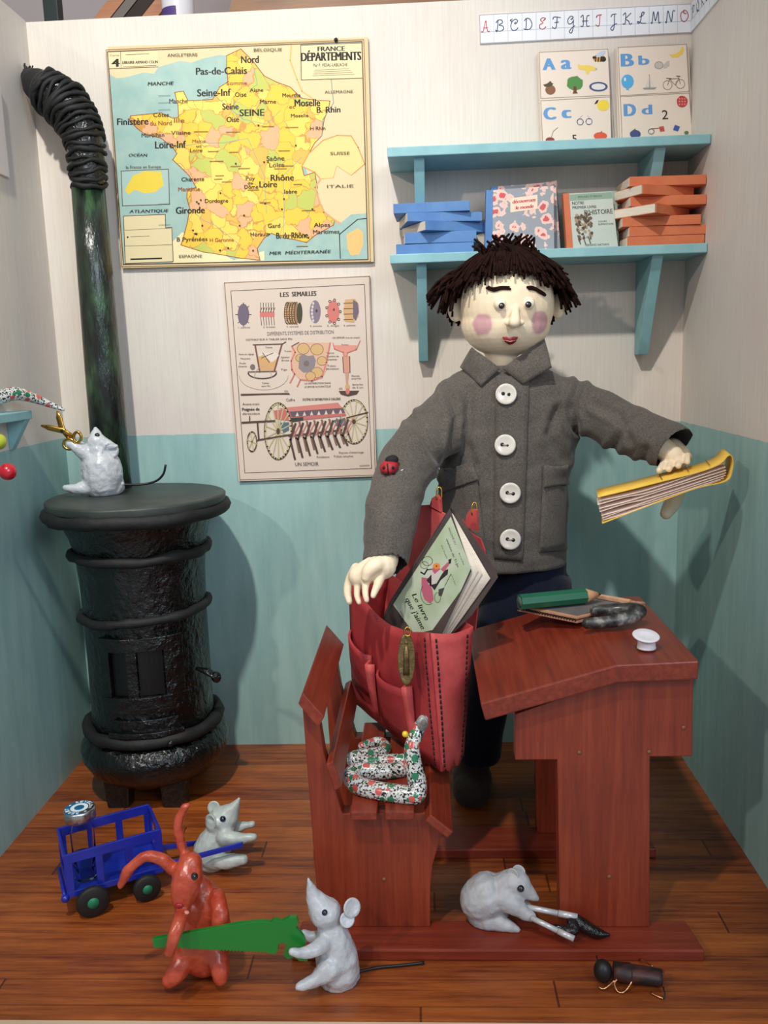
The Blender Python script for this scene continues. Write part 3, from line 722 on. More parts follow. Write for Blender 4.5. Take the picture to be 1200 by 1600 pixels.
# ------------------------------------------------------------------ wall shelf
SX0, SX1, SDP = 0.877, 1.5985, 0.175
UZ0, UZ1, LZ0, LZ1 = 1.497, 1.518, 1.263, 1.284
sh = thing('wall_shelf', 'pale blue two board shelf fixed to the back wall behind the doll', 'shelf', (1.24, -0.09, LZ0-0.23))
MB().box(SX0, SX1, -SDP, -0.0005, UZ0, UZ1).build('shelf_board', M_BLUE, sh, 0.002)
MB().box(SX0, SX1, -SDP, -0.0005, LZ0, LZ1).build('shelf_board', M_BLUE, sh, 0.002)
for zt_, hh in ((UZ0, UZ0-LZ1-0.0005), (LZ0, 0.225)):
    for xa, xb in ((0.937, 0.961), (1.480, 1.505)):
        pts = [(xa, -0.0005, zt_), (xa, -0.158, zt_), (xa, -0.04 if hh > 0.215 else -0.04, zt_-hh), (xa, -0.0005, zt_-hh)]
        MB().prism(pts, (xb-xa, 0, 0)).build('bracket', M_BLUE, sh, 0.0015)

# alphabet picture cards
CRM = ink(232, 216, 202); BLU = ink(98, 152, 206); GRY = ink(150, 146, 142)
def pic_card(px, ybk, name, label, group='alphabet picture cards on the upper shelf'):
    a = [A(p[0], p[1], ybk) for p in px]
    a[2].z = a[3].z = UZ1+0.0003
    mb = MB(); mb.prism(a, [Vector((v.x, v.y+0.003, v.z)) for v in a], ink(196, 178, 158)); mb.mi[0] = mb.mid(CRM)
    o = mb.build(name, None); tag(o, label, 'card', group); return o
pic_card([(839, 84), (949, 79), (955, 217), (845, 220)], -0.012, 'picture_card', 'card mostly hidden behind the Aa Cc alphabet card')
pic_card([(961, 75), (1076, 70), (1085, 212), (966, 217)], -0.012, 'picture_card', 'card mostly hidden behind the Bb Dd alphabet card')
cA = pic_card([(841, 80.5), (950.5, 75.5), (956, 213), (847, 218)], -0.020, 'picture_card', 'left alphabet picture card with big blue letters Aa and Cc')
cB = pic_card([(963.5, 73.5), (1073, 68.5), (1083, 208), (970, 213)], -0.020, 'picture_card', 'right alphabet picture card with big blue letters Bb and Dd')
FR = ink(160, 142, 128)
pr = Print(fn_y(-0.020), (820, 50), 4.0)
pr.frame([(90,127),(519,107),(534,395),(100,415)], 4, FR); pr.frame([(100,430),(538,405),(552,690),(112,705)], 4, FR)
T = lambda s_, x, y, wd, h, m=BLU, b=0.045, a=0.04: pr.text(s_, x, y, wd, h, m, a, b)
T('A', 118, 238, 68, 76); T('a', 232, 232, 54, 90, BLU, 0.035); T('C', 124, 548, 66, 80); T('c', 240, 538, 42, 80, BLU, 0.06)
YE = ink(238, 204, 88); BK = ink(44, 36, 32); BN = ink(140, 92, 66)
pr.oval(465, 165, 40, 22, ink(206, 150, 60)); pr.oval(490, 170, 18, 17, BK)
for x in (445, 462, 478): pr.line([(x, 148), (x-4, 184)], 7, BK)
pr.oval(475, 138, 34, 14, ink(190, 200, 222), 16, rot=-0.5); pr.oval(432, 160, 9, 9, BK)
pr.poly([(330,200),(350,210),(400,208),(440,222),(452,230),(438,242),(410,240),(398,262),(385,262),(378,238),(335,232)], YE); pr.oval(446, 231, 7, 6, ink(150,170,190), 8)
pr.oval(160, 362, 32, 30, BN); pr.poly([(115,330),(140,322),(160,306),(168,318),(178,322),(170,336),(150,344),(125,342)], ink(76, 76, 52))
pr.blob(310, 320, 46, ink(84, 140, 74), 5, 16, 0.12, 1.1); pr.poly([(303,340),(322,340),(324,372),(332,384),(298,386),(304,370)], ink(112, 70, 48))
pr.oval(460, 342, 58, 30, ink(70, 84, 122)); pr.oval(460, 342, 44, 20, ink(226, 218, 220))
pr.oval(490, 458, 38, 34, ink(238, 210, 68)); pr.poly([(434,452),(448,428),(462,424),(452,446)], BK)
pr.ring(346, 562, 19, 19, 5, ink(150, 146, 200)); pr.ring(401, 560, 19, 19, 5, ink(150, 146, 200)); pr.line([(340,540),(362,520)], 3, ink(190,180,210)); pr.line([(402,538),(390,518)], 3, ink(190,180,210))
pr.line([(165,660),(178,620),(206,598)], 3, BN); pr.oval(158, 676, 28, 18, ink(140, 62, 54)); T('5', 298, 690, 26, 50, BK, 0.01); pr.oval(472, 650, 42, 24, ink(220, 92, 62)); pr.line([(474,632),(480,620)], 5, ink(84,110,60))
pr.mb.build('printed_face', None, cA, fixn=False)
pr = Print(fn_y(-0.020), (820, 50), 4.0)
pr.frame([(582,97),(1010,77),(1026,372),(596,398)], 4, FR); pr.frame([(597,404),(1028,382),(1048,650),(608,672)], 4, FR)
T('B', 608, 216, 68, 84); T('b', 716, 206, 58, 62); T('D', 626, 526, 64, 80); T('d', 736, 516, 56, 64)
pr.poly([(902,142),(930,140),(960,128),(978,106),(978,92),(988,92),(994,112),(985,140),(955,158),(920,158)], YE)
pr.oval(838, 208, 26, 22, ink(196,188,180)); pr.poly([(860,215),(888,182),(904,180),(902,214),(870,230)], ink(196,188,180)); pr.ring(838, 208, 26, 22, 3, GRY)
pr.oval(642, 310, 39, 44, ink(88, 170, 222)); pr.poly([(636,350),(648,350),(652,362),(632,362)], ink(88,170,222)); pr.oval(626, 296, 7, 12, ink(206,230,244), 10)
pr.line([(778,268),(780,345)], 4, BN); pr.poly([(778,275),(752,345),(778,345)], ink(214,206,200)); pr.poly([(784,290),(812,342),(784,345)], ink(220,212,206)); pr.poly([(735,350),(826,346),(810,358),(748,360)], GRY)
for x, y in ((892, 332), (972, 325)): pr.ring(x, y, 28, 28, 3.5, ink(160, 140, 128))
pr.line([(892,332),(905,295),(965,290),(940,332),(905,295)], 3.5, ink(130,110,100)); pr.line([(972,325),(958,278)], 3.5, ink(130,110,100)); pr.line([(885,290),(915,292)], 4, BK); pr.line([(948,276),(970,278)], 5, BK)
pr.blob(983, 436, 36, ink(196, 70, 72), 8, 16, 0.08)
for i in range(9): pr.oval(966+(i%3)*17, 418+(i//3)*17, 5, 5, ink(224,150,144), 8)
pr.text('2', 858, 546, 38, 60, BK, 0.04, 0.0)
pr.oval(690, 638, 34, 26, ink(72, 82, 132)); pr.line([(676,616),(690,606)], 5, ink(90,120,80)); pr.line([(790,604),(866,600)], 4, BN); pr.poly([(838,592),(868,588),(874,620),(846,624)], ink(196,84,84)); pr.ring(790, 622, 18, 16, 4, ink(110,130,170)); pr.poly([(938,580),(970,592),(956,622),(926,612)], ink(72,92,170)); pr.oval(1010, 630, 14, 12, ink(96,130,90))
pr.mb.build('printed_face', None, cB, fixn=False)

# ------------------------------------------------------------------ books
def flat_book(c, L, Dp, Tk, ang, mcov, label, group, name='flat_book', mpage=M_PAGE):
    """a book lying down: spine along its front long edge, turned by ang about z."""
    o = thing(name, label, 'book', c, group)
    q = Matrix.Rotation(ang, 3, 'Z'); c = Vector(c)
    U, V = q @ Vector((1,0,0)), q @ Vector((0,1,0)); Z_ = Vector((0,0,1)); t = 0.0016
    mb = MB()
    mb.obox(c+Z_*(t/2), U*L/2, V*Dp/2, Z_*t/2); mb.obox(c+Z_*(Tk-t/2), U*L/2, V*Dp/2, Z_*t/2); mb.obox(c-V*(Dp/2-t/2)+Z_*(Tk/2), U*L/2, V*t/2, Z_*(Tk/2))
    mb.build('cover', mcov, o, 0.0008)
    pg = MB(); pg.obox(c+Z_*(Tk/2)+V*0.0005, U*(L/2+0.0004), V*(Dp/2-0.003), Z_*(Tk/2-t)); pg.build('pages', mpage, o)
    return o
gb = 'blue books piled flat on the lower shelf'; z = LZ1
blues = [(678, 0.02, 0.180, 'lying lowest in the blue pile'), (686, 0.05, 0.166, 'second from the bottom of the blue pile'), (694, 0.46, 0.160, 'in the middle of the pile with its page end showing low'), (688, 0.17, 0.176, 'second from the top of the blue pile'), (676, -0.03, 0.176, 'lying on top of the blue pile')]
ths = (0.024, 0.025, 0.022, 0.021, 0.022)
for (px, an, L, lab), th in zip(blues, ths):
    cc = A(px, 380, -0.105); flat_book((cc.x, -0.092, z), L, 0.125, th, an, M_BOOKBLUE, 'blue cloth book '+lab, gb); z += th+0.0003
go = 'orange books piled flat on the lower shelf'; z = LZ1
oranges = [(1.508, -0.094, 0.03, 0.176, 'orange book lying lowest in the orange pile'), (1.512, -0.094, 0.02, 0.174, 'orange book second from the bottom of the orange pile'), (1.500, -0.096, -0.02, 0.176, 'orange book third from the bottom of the orange pile'), (A(1025, 325, -0.2).x+0.0077, -0.106, 0.80, 0.150, 'orange book set askew mid pile, its lower white page end showing'), (1.511, -0.096, 0.03, 0.172, 'orange book third from the top of the orange pile'), (A(1004, 300, -0.19).x+0.0387, -0.100, 0.47, 0.150, 'orange book set askew high in the pile, its upper white page end showing'), (1.508, -0.094, 0.05, 0.174, 'orange book lying on top of the orange pile')]
for (xx, yy, an, L, lab) in oranges:
    th = 0.0215; flat_book((xx, yy, z), L, 0.125, th, an, M_BOOKORANGE, lab, go); z += th+0.0003

def stand_book(px, yf, th, mcov, mspine, label, name, spine_px, group=None, lean=0.0):
    """px: TL, TR, BR, BL of the front cover in the picture; the book stands on the lower shelf."""
    a = [A(p[0], p[1], yf) for p in px]; a[2].z = a[3].z = LZ1+0.0004
    o = thing(name, label, 'book', ((a[0].x+a[1].x)/2, yf, LZ1), group)
    f = lambda u, v, dy: a[0]*(1-u)*(1-v)+a[1]*u*(1-v)+a[2]*u*v+a[3]*(1-u)*v + Vector((0, dy, 0))
    mb = MB(); t = 0.002
    mb.prism([f(0,0,0), f(1,0,0), f(1,1,0), f(0,1,0)], (0, t, 0)); mb.prism([f(0,0,th-t), f(1,0,th-t), f(1,1,th-t), f(0,1,th-t)], (0, t, 0))
    mb.build('cover', mcov, o)
    k = spine_px
    MB().prism([f(-0.004,-0.004,-0.0008), f(k,-0.004,-0.0008), f(k,1,-0.0008), f(-0.004,1,-0.0008)], (0, th+0.0016, 0)).build('spine', mspine, o)
    pg = MB(); pg.prism([f(k+0.002,0.01,t), f(0.985,0.01,t), f(0.985,0.995,t), f(k+0.002,0.995,t)], (0, th-2*t, 0)); pg.build('pages', M_PAGE, o)
    return o, f
def floral():
    t = NT('red_and_grey_floral_print'); p = t.obj(); q = t.mapping(p, (1,0,1))
    v = t.voro(q, 40); n_ = t.noise(q, 90, 3)
    d = t.math('ADD', v.outputs['Distance'], t.math('MULTIPLY', t.math('SUBTRACT', n_, 0.5), 0.7))
    c = t.ramp(d, [(0.0, (206, 92, 96)), (0.22, (208, 96, 98)), (0.26, (234, 196, 186)), (0.46, (236, 204, 192)), (0.50, (150, 156, 164)), (1.0, (150, 156, 164))], 'CONSTANT')
    return t.fin(c, 0.55, spec=0.3)
M_FLORAL = floral()
gf = 'floral storybooks standing on the lower shelf'
for i, (q, yf) in enumerate([([(815,290),(870,282),(878,384),(812,384)], -0.070), ([(768,292),(868,284),(876,384),(762,384)], -0.100)]):
    stand_book(q, yf, 0.022, M_FLORAL, M_BOOKBLUE, ['floral storybook rearmost of the two standing, only its right edge showing', ''][i] or 'floral storybook standing between the front one and the rear one', 'storybook', 0.1, gf)
bk, f = stand_book([(760,298),(865,290),(866,388),(758,388)], -0.132, 0.026, M_FLORAL, M_BOOKBLUE, 'front storybook with red floral grey cover and title label, standing beside the blue pile', 'storybook', 0.1, gf)
pr = Print(lambda u, v: (f(u, v, 0), Vector((0,-1,0))), (0,0), 1)
pr.poly([(0.36,0.15),(0.76,0.12),(0.76,0.34),(0.36,0.37)], ink(238, 214, 196))
pr.text('découvrons', 0.39, 0.235, 0.34, 0.06, ink(190, 70, 70), 0.04, 0.03, 0.15); pr.text('le monde', 0.44, 0.33, 0.26, 0.06, ink(190, 70, 70), 0.04, 0.03, 0.15)
pr.mb.build('title_label', None, bk, fixn=False)
M_PALE = mat('pale_green_grey_cover', (186, 196, 188), 0.55, (196, 204, 196), 10, spec=0.3)
gh = 'history books standing on the lower shelf'
stand_book([(892,302),(964,298),(967,380),(892,382)], -0.105, 0.022, mat('sage_cover', (150, 172, 158), 0.55), M_BOOKORANGE, 'sage green book standing mostly hidden behind the history book', 'history_book', 0.08, gh)
bk, f = stand_book([(880,303),(956,299),(966,379),(886,384)], -0.132, 0.024, M_PALE, M_BOOKORANGE, 'pale green history book with an orange spine standing in front', 'history_book', 0.12, gh)
pr = Print(lambda u, v: (f(u, v, 0), Vector((0,-1,0))), (0,0), 1)
pr.poly([(0.13,0.02),(0.995,0.01),(0.995,0.12),(0.13,0.13)], ink(140, 166, 148))
KH = ink(52, 46, 42)
pr.text('BERNARD ET REDON', 0.30, 0.085, 0.48, 0.035, KH, 0.0); pr.text('NOTRE', 0.17, 0.20, 0.24, 0.055, KH, 0.0, 0.01); pr.text('PREMIER LIVRE', 0.17, 0.275, 0.48, 0.05, KH, 0.0, 0.01); pr.text("D'HISTOIRE", 0.40, 0.385, 0.57, 0.085, KH, 0.0, 0.006)
pr.text('COURS', 0.66, 0.53, 0.17, 0.03, KH); pr.text('ÉLÉMENTAIRE', 0.66, 0.58, 0.30, 0.03, KH); pr.text('FERNAND NATHAN', 0.36, 0.945, 0.46, 0.04, KH)
rd = random.Random(4)
for i in range(70):
    x = 0.22+0.14*rd.random()+(0.16 if i%2 else 0); y = 0.36+0.46*rd.random()
    pr.blob(x, y, 0.028, [ink(112, 92, 74), ink(166, 144, 116), ink(84, 68, 56)][i%3], i, 7, 0.5)
for x0 in (0.24, 0.34, 0.44): pr.line([(x0, 0.78), (x0+0.03, 0.90)], 0.02, ink(92,76,62))
pr.mb.build('printed_cover', None, bk, fixn=False)

# ------------------------------------------------------------------ stove and pipe
SVX, SVY = 0.258, -0.232
sv = thing('stove', 'tall black cylindrical iron stove with ringed body and round lid, in the left corner', 'stove', (SVX, SVY, 0))
rd = random.Random(11)
def rough(amp, fr, seed):
    def f(a, z): return amp*mnoise.noise(Vector((math.cos(a)*fr, math.sin(a)*fr, z*fr*9+seed)))
    return f
c0 = (SVX, SVY, 0)
MB().lathe(c0, [(0.150, 0.115), (0.147, 0.20), (0.145, 0.35), (0.145, 0.47), (0.148, 0.56), (0.153, 0.615), (0.162, 0.655), (0.176, 0.688), (0.186, 0.705)], 56, jit=rough(0.0025, 3, 1)).build('stove_body', M_STOVE, sv)
MB().lathe(c0, [(0.120, 0.050), (0.140, 0.062), (0.166, 0.085), (0.178, 0.110), (0.179, 0.135), (0.170, 0.155), (0.155, 0.170)], 48, jit=rough(0.004, 2.5, 2)).build('stove_base', M_STOVE, sv)
def ringbead(zc, rr, t, name, m, amp, seed, tilt=0):
    path = []
    for i in range(64):
        a = 2*math.pi*i/64; n1 = mnoise.noise(Vector((math.cos(a)*3, math.sin(a)*3, seed)))
        path.append((SVX+(rr+amp*n1)*math.cos(a), SVY+(rr+amp*n1)*math.sin(a), zc+amp*1.2*mnoise.noise(Vector((math.cos(a)*2.5, math.sin(a)*2.5, seed+9)))+tilt*math.cos(a)))
    rads = [t*(1+0.28*mnoise.noise(Vector((math.cos(2*math.pi*i/64)*5, math.sin(2*math.pi*i/64)*5, seed+4)))) for i in range(64)]
    MB().tube(path, rads, 8, closed=True).build(name, m, sv)
ringbead(0.615, 0.157, 0.0125, 'ring', M_STOVE_MATT, 0.004, 1)
ringbead(0.468, 0.149, 0.0115, 'ring', M_STOVE_MATT, 0.005, 2, 0.008)
ringbead(0.185, 0.158, 0.015, 'ring', M_STOVE_MATT, 0.004, 3)
ringbead(0.712, 0.203, 0.0165, 'ring', M_STOVE_MATT, 0.003, 4)
MB().lathe(c0, [(0.192, 0.718), (0.208, 0.726), (0.209, 0.741), (0.205, 0.745)], 64, jit=rough(0.002, 4, 5)).build('lid', M_LID, sv, bevel=0.0015)
LIDZ = 0.7453
def arc_panel(mb, a0, a1, z0, z1, r0, r1, n=8, m=None):
    g0 = []; g1 = []
    for i in range(n+1):
        a = a0+(a1-a0)*i/n
        for z, g in ((z0, g0), (z1, g1)): g.append((a, z))
    vs = []
    for r_ in (r0, r1):
        for (a, z) in g0+g1: vs.append((SVX+r_*math.cos(a), SVY+r_*math.sin(a), z))
    k = n+1; fs = []
    for i in range(n):
        fs += [(2*k+i, 2*k+i+1, 3*k+i+1, 3*k+i), (i, k+i, k+i+1, i+1), (i, i+1, 2*k+i+1, 2*k+i), (k+i, 3*k+i, 3*k+i+1, k+i+1)]
    fs += [(0, 2*k, 3*k, k), (n, k+n, 3*k+n, 2*k+n)]
    mb.add(vs, fs, m)
def adeg(px): # angle on the stove front facing the camera for a picture column
    return R(-90)+math.asin(max(-0.99, min(0.99, (px-232)/101.0)))
dr = MB()
arc_panel(dr, adeg(188), adeg(204), 0.288, 0.420, 0.146, 0.160, 4); arc_panel(dr, adeg(230), adeg(246), 0.288, 0.420, 0.146, 0.160, 4); arc_panel(dr, adeg(283), adeg(306), 0.288, 0.420, 0.146, 0.160, 5)
arc_panel(dr, adeg(188), adeg(306), 0.405, 0.438, 0.146, 0.161, 14); arc_panel(dr, adeg(188), adeg(310), 0.258, 0.297, 0.146, 0.162, 14)
d1 = dr.build('fire_door', M_STOVE, sv, 0.002)
w_ = MB(); arc_panel(w_, adeg(205), adeg(229), 0.298, 0.404, 0.1462, 0.1488, 5); arc_panel(w_, adeg(247), adeg(282), 0.298, 0.404, 0.1462, 0.1488, 5); w_.build('door_opening', mat('opening_dark', (5, 5, 5), 0.35), d1)  # near-black sheets paint the shade inside the door openings
dr = MB(); arc_panel(dr, adeg(200), adeg(296), 0.172, 0.240, 0.146, 0.156, 12); arc_panel(dr, adeg(196), adeg(300), 0.198, 0.212, 0.146, 0.166, 12)
d2 = dr.build('ash_door', M_STOVE, sv, 0.002)
kb = MB(); p = A(268, 1168, SVY-0.15); kb.ell((p.x, SVY-0.156, 0.184), 0.007); kb.build('knob', M_STOVE, d2)
hd = MB(); pa = Vector((SVX+0.135, SVY-0.07, 0.335)); pb_ = A(338, 1058, SVY-0.09); hd.tube([pa, (pa+pb_)/2+Vector((0.002,0,0.004)), pb_], [0.006, 0.013, 0.010], 10, flat=0.6); hd.ell(pb_, (0.012, 0.009, 0.014)); hd.build('door_handle', M_STOVE, sv)
for a in (-125, -55, 55, 125):
    x, y = SVX+0.118*math.cos(R(a)), SVY+0.118*math.sin(R(a))
    MB().prism([(x-0.026, y-0.018, 0), (x+0.026, y-0.018, 0), (x+0.030, y+0.018, 0), (x-0.030, y+0.018, 0)], [Vector((x-0.032, y-0.02, 0.075)), Vector((x+0.032, y-0.02, 0.075)), Vector((x+0.034, y+0.02, 0.075)), Vector((x-0.034, y+0.02, 0.075))]).build('leg', M_STOVE, sv, 0.004)

PX, PY = 0.155, -0.100
sp = thing('stovepipe', 'long black stovepipe rising from the stove lid to a bent elbow at the left wall', 'pipe', (PX, PY, LIDZ))
prf = [(0.046, LIDZ+0.0005), (0.045, 1.0), (0.042, 1.25), (0.039, 1.475)]
MB().lathe((PX, PY, 0), prf, 28, jit=rough(0.0012, 4, 3)).build('pipe_tube', M_PIPE, sp)
el_px = [(139,292,-.100,27), (137,262,-.100,28.5), (133,228,-.098,31), (123,194,-.094,34), (105,168,-.088,36), (84,149,-.082,34), (66,138,-.076,31)]
elP = [A(q[0], q[1], q[2]) for q in el_px]; elb = spl(elP, 6); elr = lerps([q[3]*S(p) for q, p in zip(el_px, elP)], 6)
elb = [Vector((max(p.x, 0.004+r_*0.93), p.y, p.z)) if False else p for p, r_ in zip(elb, elr)]
MB().tube(elb, [r_*0.93 for r_ in elr], 24).build('elbow', M_STOVE, sp)
rd = random.Random(7)
nb = 21
for i in range(nb):
    t = (i/(nb-1))**0.9; fk = t*(len(elb)-3); k = int(fk); f = fk-k; p = elb[k].lerp(elb[k+1], f); d = (elb[k+1]-elb[k]).normalized()
    d = (d+Vector((rd.uniform(-.14,.14), rd.uniform(-.14,.14), rd.uniform(-.10,.10)))).normalized()
    q = Vector((0,0,1)).rotation_difference(d); cr = []
    rr = elr[k]*rd.uniform(0.94, 1.0)
    for j in range(30):
        a = 2*math.pi*j/30; cr.append(p + q @ Vector((rr*math.cos(a), rr*math.sin(a), 0.004*math.sin(2*a+i)+0.002*math.sin(5*a+2*i))))
    th0 = rd.uniform(0.0042, 0.0072)
    MB().tube(cr, [th0*(1+0.25*math.sin(3*j*0.21+i)) for j in range(30)], 7, closed=True).build('cord_wrap', M_STOVE_MATT, sp)
e0 = elb[-6]; e1 = A(56, 130, -0.066); e2 = A(43, 118, -0.052)
MB().tube([e0, elb[-2], e1, e2], [0.043, 0.042, 0.036, 0.018], 18).build('end_sleeve', M_STOVE_MATT, sp)
fr_ = MB()
for i in range(18):
    p = e2+Vector((rd.uniform(-.004,.004), rd.uniform(-.008,.008), 0.004)); fr_.tube([p, p+Vector((rd.uniform(-.003,.010), rd.uniform(-.006,.006), rd.uniform(.008,.024)))], 0.0018, 5)
fr_.build('frayed_edge', M_STOVE_MATT, sp)

# ------------------------------------------------------------------ school desk with its bench
dk = thing('school_desk', 'dark red wooden school desk joined to a slatted bench', 'desk', (1.06, -0.65, 0))
YF, YB = -0.82, -0.505          # outer faces of the front and rear frames
TH = 0.032
for y0, y1 in ((-0.882, -0.80), (-0.565, -0.475)):
    MB().prism([(0.690, y0, 0), (1.412, y0, 0), (1.402, y1, 0), (0.700, y1, 0)], (0, 0, 0.022)).build('floor_rail', M_RED_X, dk, 0.003)
for y in (YF, YB):
    pz = [(1.093, 0.347), (1.166, 0.347), (1.172, 0.0223), (1.333, 0.0223), (1.326, 0.351), (1.399, 0.351), (1.396, 0.496), (1.262, 0.493), (1.093, 0.432)]
    MB().prism([(a, y, b) for a, b in pz], (0, TH, 0)).build('desk_end_panel', M_RED_Z, dk, 0.002)
    bz = [(0.734, 0.0223), (0.937, 0.0223), (0.939, 0.10), (0.944, 0.145), (0.955, 0.185), (0.968, 0.222), (0.948, 0.246), (0.935, 0.2475), (0.785, 0.2475), (0.772, 0.30), (0.757, 0.36), (0.748, 0.44), (0.722, 0.46)]
    MB().prism([(a, y, b) for a, b in bz], (0, TH, 0)).build('bench_end_panel', M_RED_Z, dk, 0.002)
tp = [(1.040, 0.430), (1.264, 0.4955), (1.397, 0.4995), (1.398, 0.533), (1.262, 0.528), (1.032, 0.462)]
MB().prism([(a, -0.842, b) for a, b in tp], (0, 0.404, 0)).build('desk_top', M_RED_Y, dk, 0.003)
MB().box(1.30, 1.318, YF+TH, YB, 0.35, 0.49).build('back_board', M_RED_Y, dk, 0.002)
# seat slats, their front ends overhanging the panel
for x0, x1, z0, z1, dz in ((0.802, 0.849, 0.250, 0.268, 0), (0.862, 0.914, 0.250, 0.268, 0)):
    MB().box(x0, x1, -0.850, -0.470, z0, z1).build('seat_slat', M_RED_Y, dk, 0.003)
c = Vector((0.957, -0.66, 0.238)); u = Vector((0.026, 0, -0.022)).normalized()*0.026; n_ = Vector((0.022, 0, 0.026)).normalized()*0.0085
MB().obox(c, u, Vector((0, 0.19, 0)), n_).build('seat_slat', M_RED_Y, dk, 0.003)
# back rest slats
MB().prism([(0.720, -0.850, 0.468), (0.728, -0.850, 0.489), (0.764, -0.850, 0.444), (0.752, -0.850, 0.424)], (0, 0.385, 0)).build('backrest_slat', M_RED_Y, dk, 0.002)
MB().prism([(0.763, -0.850, 0.356), (0.776, -0.850, 0.364), (0.789, -0.850, 0.314), (0.776, -0.850, 0.306)], (0, 0.385, 0)).build('backrest_slat', M_RED_Y, dk, 0.002)
sc_ = MB()
for px, py in ((905, 1176), (1014, 1175), (1068, 1137), (952, 1370), (600, 1374)):
    p = A(px, py, YF-0.0005); sc_.lathe(p, [(0.0001, 0.0015), (0.0035, 0.001), (0.004, 0)], 10, axis=(0,-1,0))
sc_.build('nail_heads', mat('dull_nail', (128, 82, 58), 0.5), dk)

# ------------------------------------------------------------------ things on the desk top
ZD = lambda x: 0.533 if x >= 1.262 else 0.528+(x-1.262)*(0.528-0.462)/(1.262-1.032)
M_CARDB = mat('corrugated_cardboard', (176, 128, 98), 0.8, (192, 146, 114), 30)
ct = [AZ(812, 951, 0.545), AZ(908, 965, 0.545), AZ(1003, 944, 0.545), AZ(875, 930, 0.545)]
cx_ = Vector((1.245, -0.555, 0.5305))
cq = [Vector((1.128, -0.540, 0.5345)), Vector((1.232, -0.628, 0.5345)), Vector((1.386, -0.530, 0.5345)), Vector((1.262, -0.452, 0.5345))]
sl = thing('slate', 'grey writing slate on corrugated cardboard lying on the desk under the green pencil', 'slate', (1.255, -0.54, 0.5335))
MB().prism([v+Vector((0,0,0.0)) for v in cq], (0,0,0.004)).build('cardboard_base', M_CARDB, sl)
wv_ = MB()
for i in range(22):
    p = cq[0].lerp(cq[1], (i+0.5)/22)+Vector((-0.0006,-0.0008,0.006)); wv_.ell(p, (0.0022, 0.0022, 0.0028), nu=8, nv=6)
    p2_ = cq[0].lerp(cq[1], i/22)+Vector((0.0008,0.001,0.004))
wv_.build('corrugation', ink(40, 26, 20), sl)
MB().prism([v+Vector((0,0,0.008)) for v in cq], (0,0,0.003)).build('cardboard_top', M_CARDB, sl)
MB().prism([cq[0]+Vector((0.012,0.001,0.0045)), cq[1]+Vector((0,0.012,0.0045)), cq[2]+Vector((-0.012,0,0.0045)), cq[3]+Vector((0,-0.012,0.0045))], (0,0,0.003)).build('cardboard_core', M_CARDB, sl)
q = [v.lerp(sum(cq, Vector())/4, 0.13)+Vector((0,0,0.0113)) for v in cq]
MB().prism(q, (0,0,0.0012)).build('slate_face', mat('slate_grey', (96, 92, 94), 0.6, (110, 106, 106), 30), sl)
pc = thing('pencil', 'thick green pencil lying across the slate on the desk', 'pencil', (1.19, -0.53, 0.549))
a = AZ(812, 941, 0.5645); b = AZ(914, 931, 0.5645); tip = AZ(939, 928.5, 0.5645)
ax = (b-a).normalized()
MB().tube([a, b], 0.0162, 8, smooth=False).build('pencil_barrel', mat('green_pencil_paint', (20, 92, 66), 0.45), pc)
MB().tube([b, b.lerp(tip, 0.8)], [0.0156, 0.005], 12).build('sharpened_wood', mat('pale_sharpened_wood', (184, 134, 100), 0.7), pc)
MB().tube([b.lerp(tip, 0.8), tip], [0.0048, 0.0006], 8).build('lead', ink(40, 36, 36), pc)
MB().tube([a-ax*0.0006, a-ax*0.0001], 0.0115, 10).build('pencil_end', ink(96, 110, 100), pc)
cs = MB()
limb(cs, [(918, 972, -0.665, 9), (955, 969, -0.665, 10), (985, 962, -0.655, 12), (1000, 953, -0.64, 11)], 12)
limb(cs, [(930, 952, -0.615, 9), (965, 951, -0.62, 11), (990, 950, -0.63, 11), (1000, 953, -0.64, 11)], 12)
lo = min(v.z for v in cs.v); cs.v = [v+Vector((0,0,0.5345-lo)) for v in cs.v]
def mottled():
    t = NT('mottled_black_clay'); n1 = t.noise(t.obj(), 42, 3)
    t.bump(n1, 0.4, 0.004)
    return t.fin(t.ramp(n1, [(0.38, (24, 24, 25)), (0.52, (66, 66, 65)), (0.66, (140, 138, 132))]), 0.45, coat=0.1)
tag(fuse(cs, 0.0025, 3).build('pencil_case', mottled()), 'dark mottled folded pencil case on the desk in front of the slate', 'case')
wk = thing('wooden_stick', 'pale bare wooden stick with a pointed end lying on the slate behind the pencil case', 'stick', (1.33, -0.50, 0.547))
wa, wb, wc = [AZ(x, y, 0.5515) for x, y in ((930, 931), (985, 941), (1003, 947))]
MB().tube([wa, wb], 0.0058, 6, smooth=False).build('stick_shaft', mat('pale_bare_wood', (186, 140, 108), 0.7, (202, 158, 126), 40), wk)
MB().tube([wb, wc], [0.0058, 0.0012], 6).build('pointed_end', mat('cut_wood', (196, 148, 110), 0.7), wk)
ik = Vector((1.327, -0.776, 0.5335))
iw = thing('inkwell', 'small white plastic inkwell standing on the flat right part of the desk top', 'inkwell', ik)
MB().lathe(ik, [(0.016, 0), (0.0165, 0.002), (0.0155, 0.004), (0.0150, 0.013), (0.0170, 0.016)], 28).build('cup', M_WHITE, iw)
MB().lathe(ik+Vector((-0.002, 0, 0.016)), [(0.012, 0), (0.0225, 0.006), (0.0235, 0.008), (0.022, 0.0092), (0.012, 0.0065), (0.0001, 0.006)], 28, axis=(0.05,-0.22,1)).build('flared_rim', M_WHITE, iw)

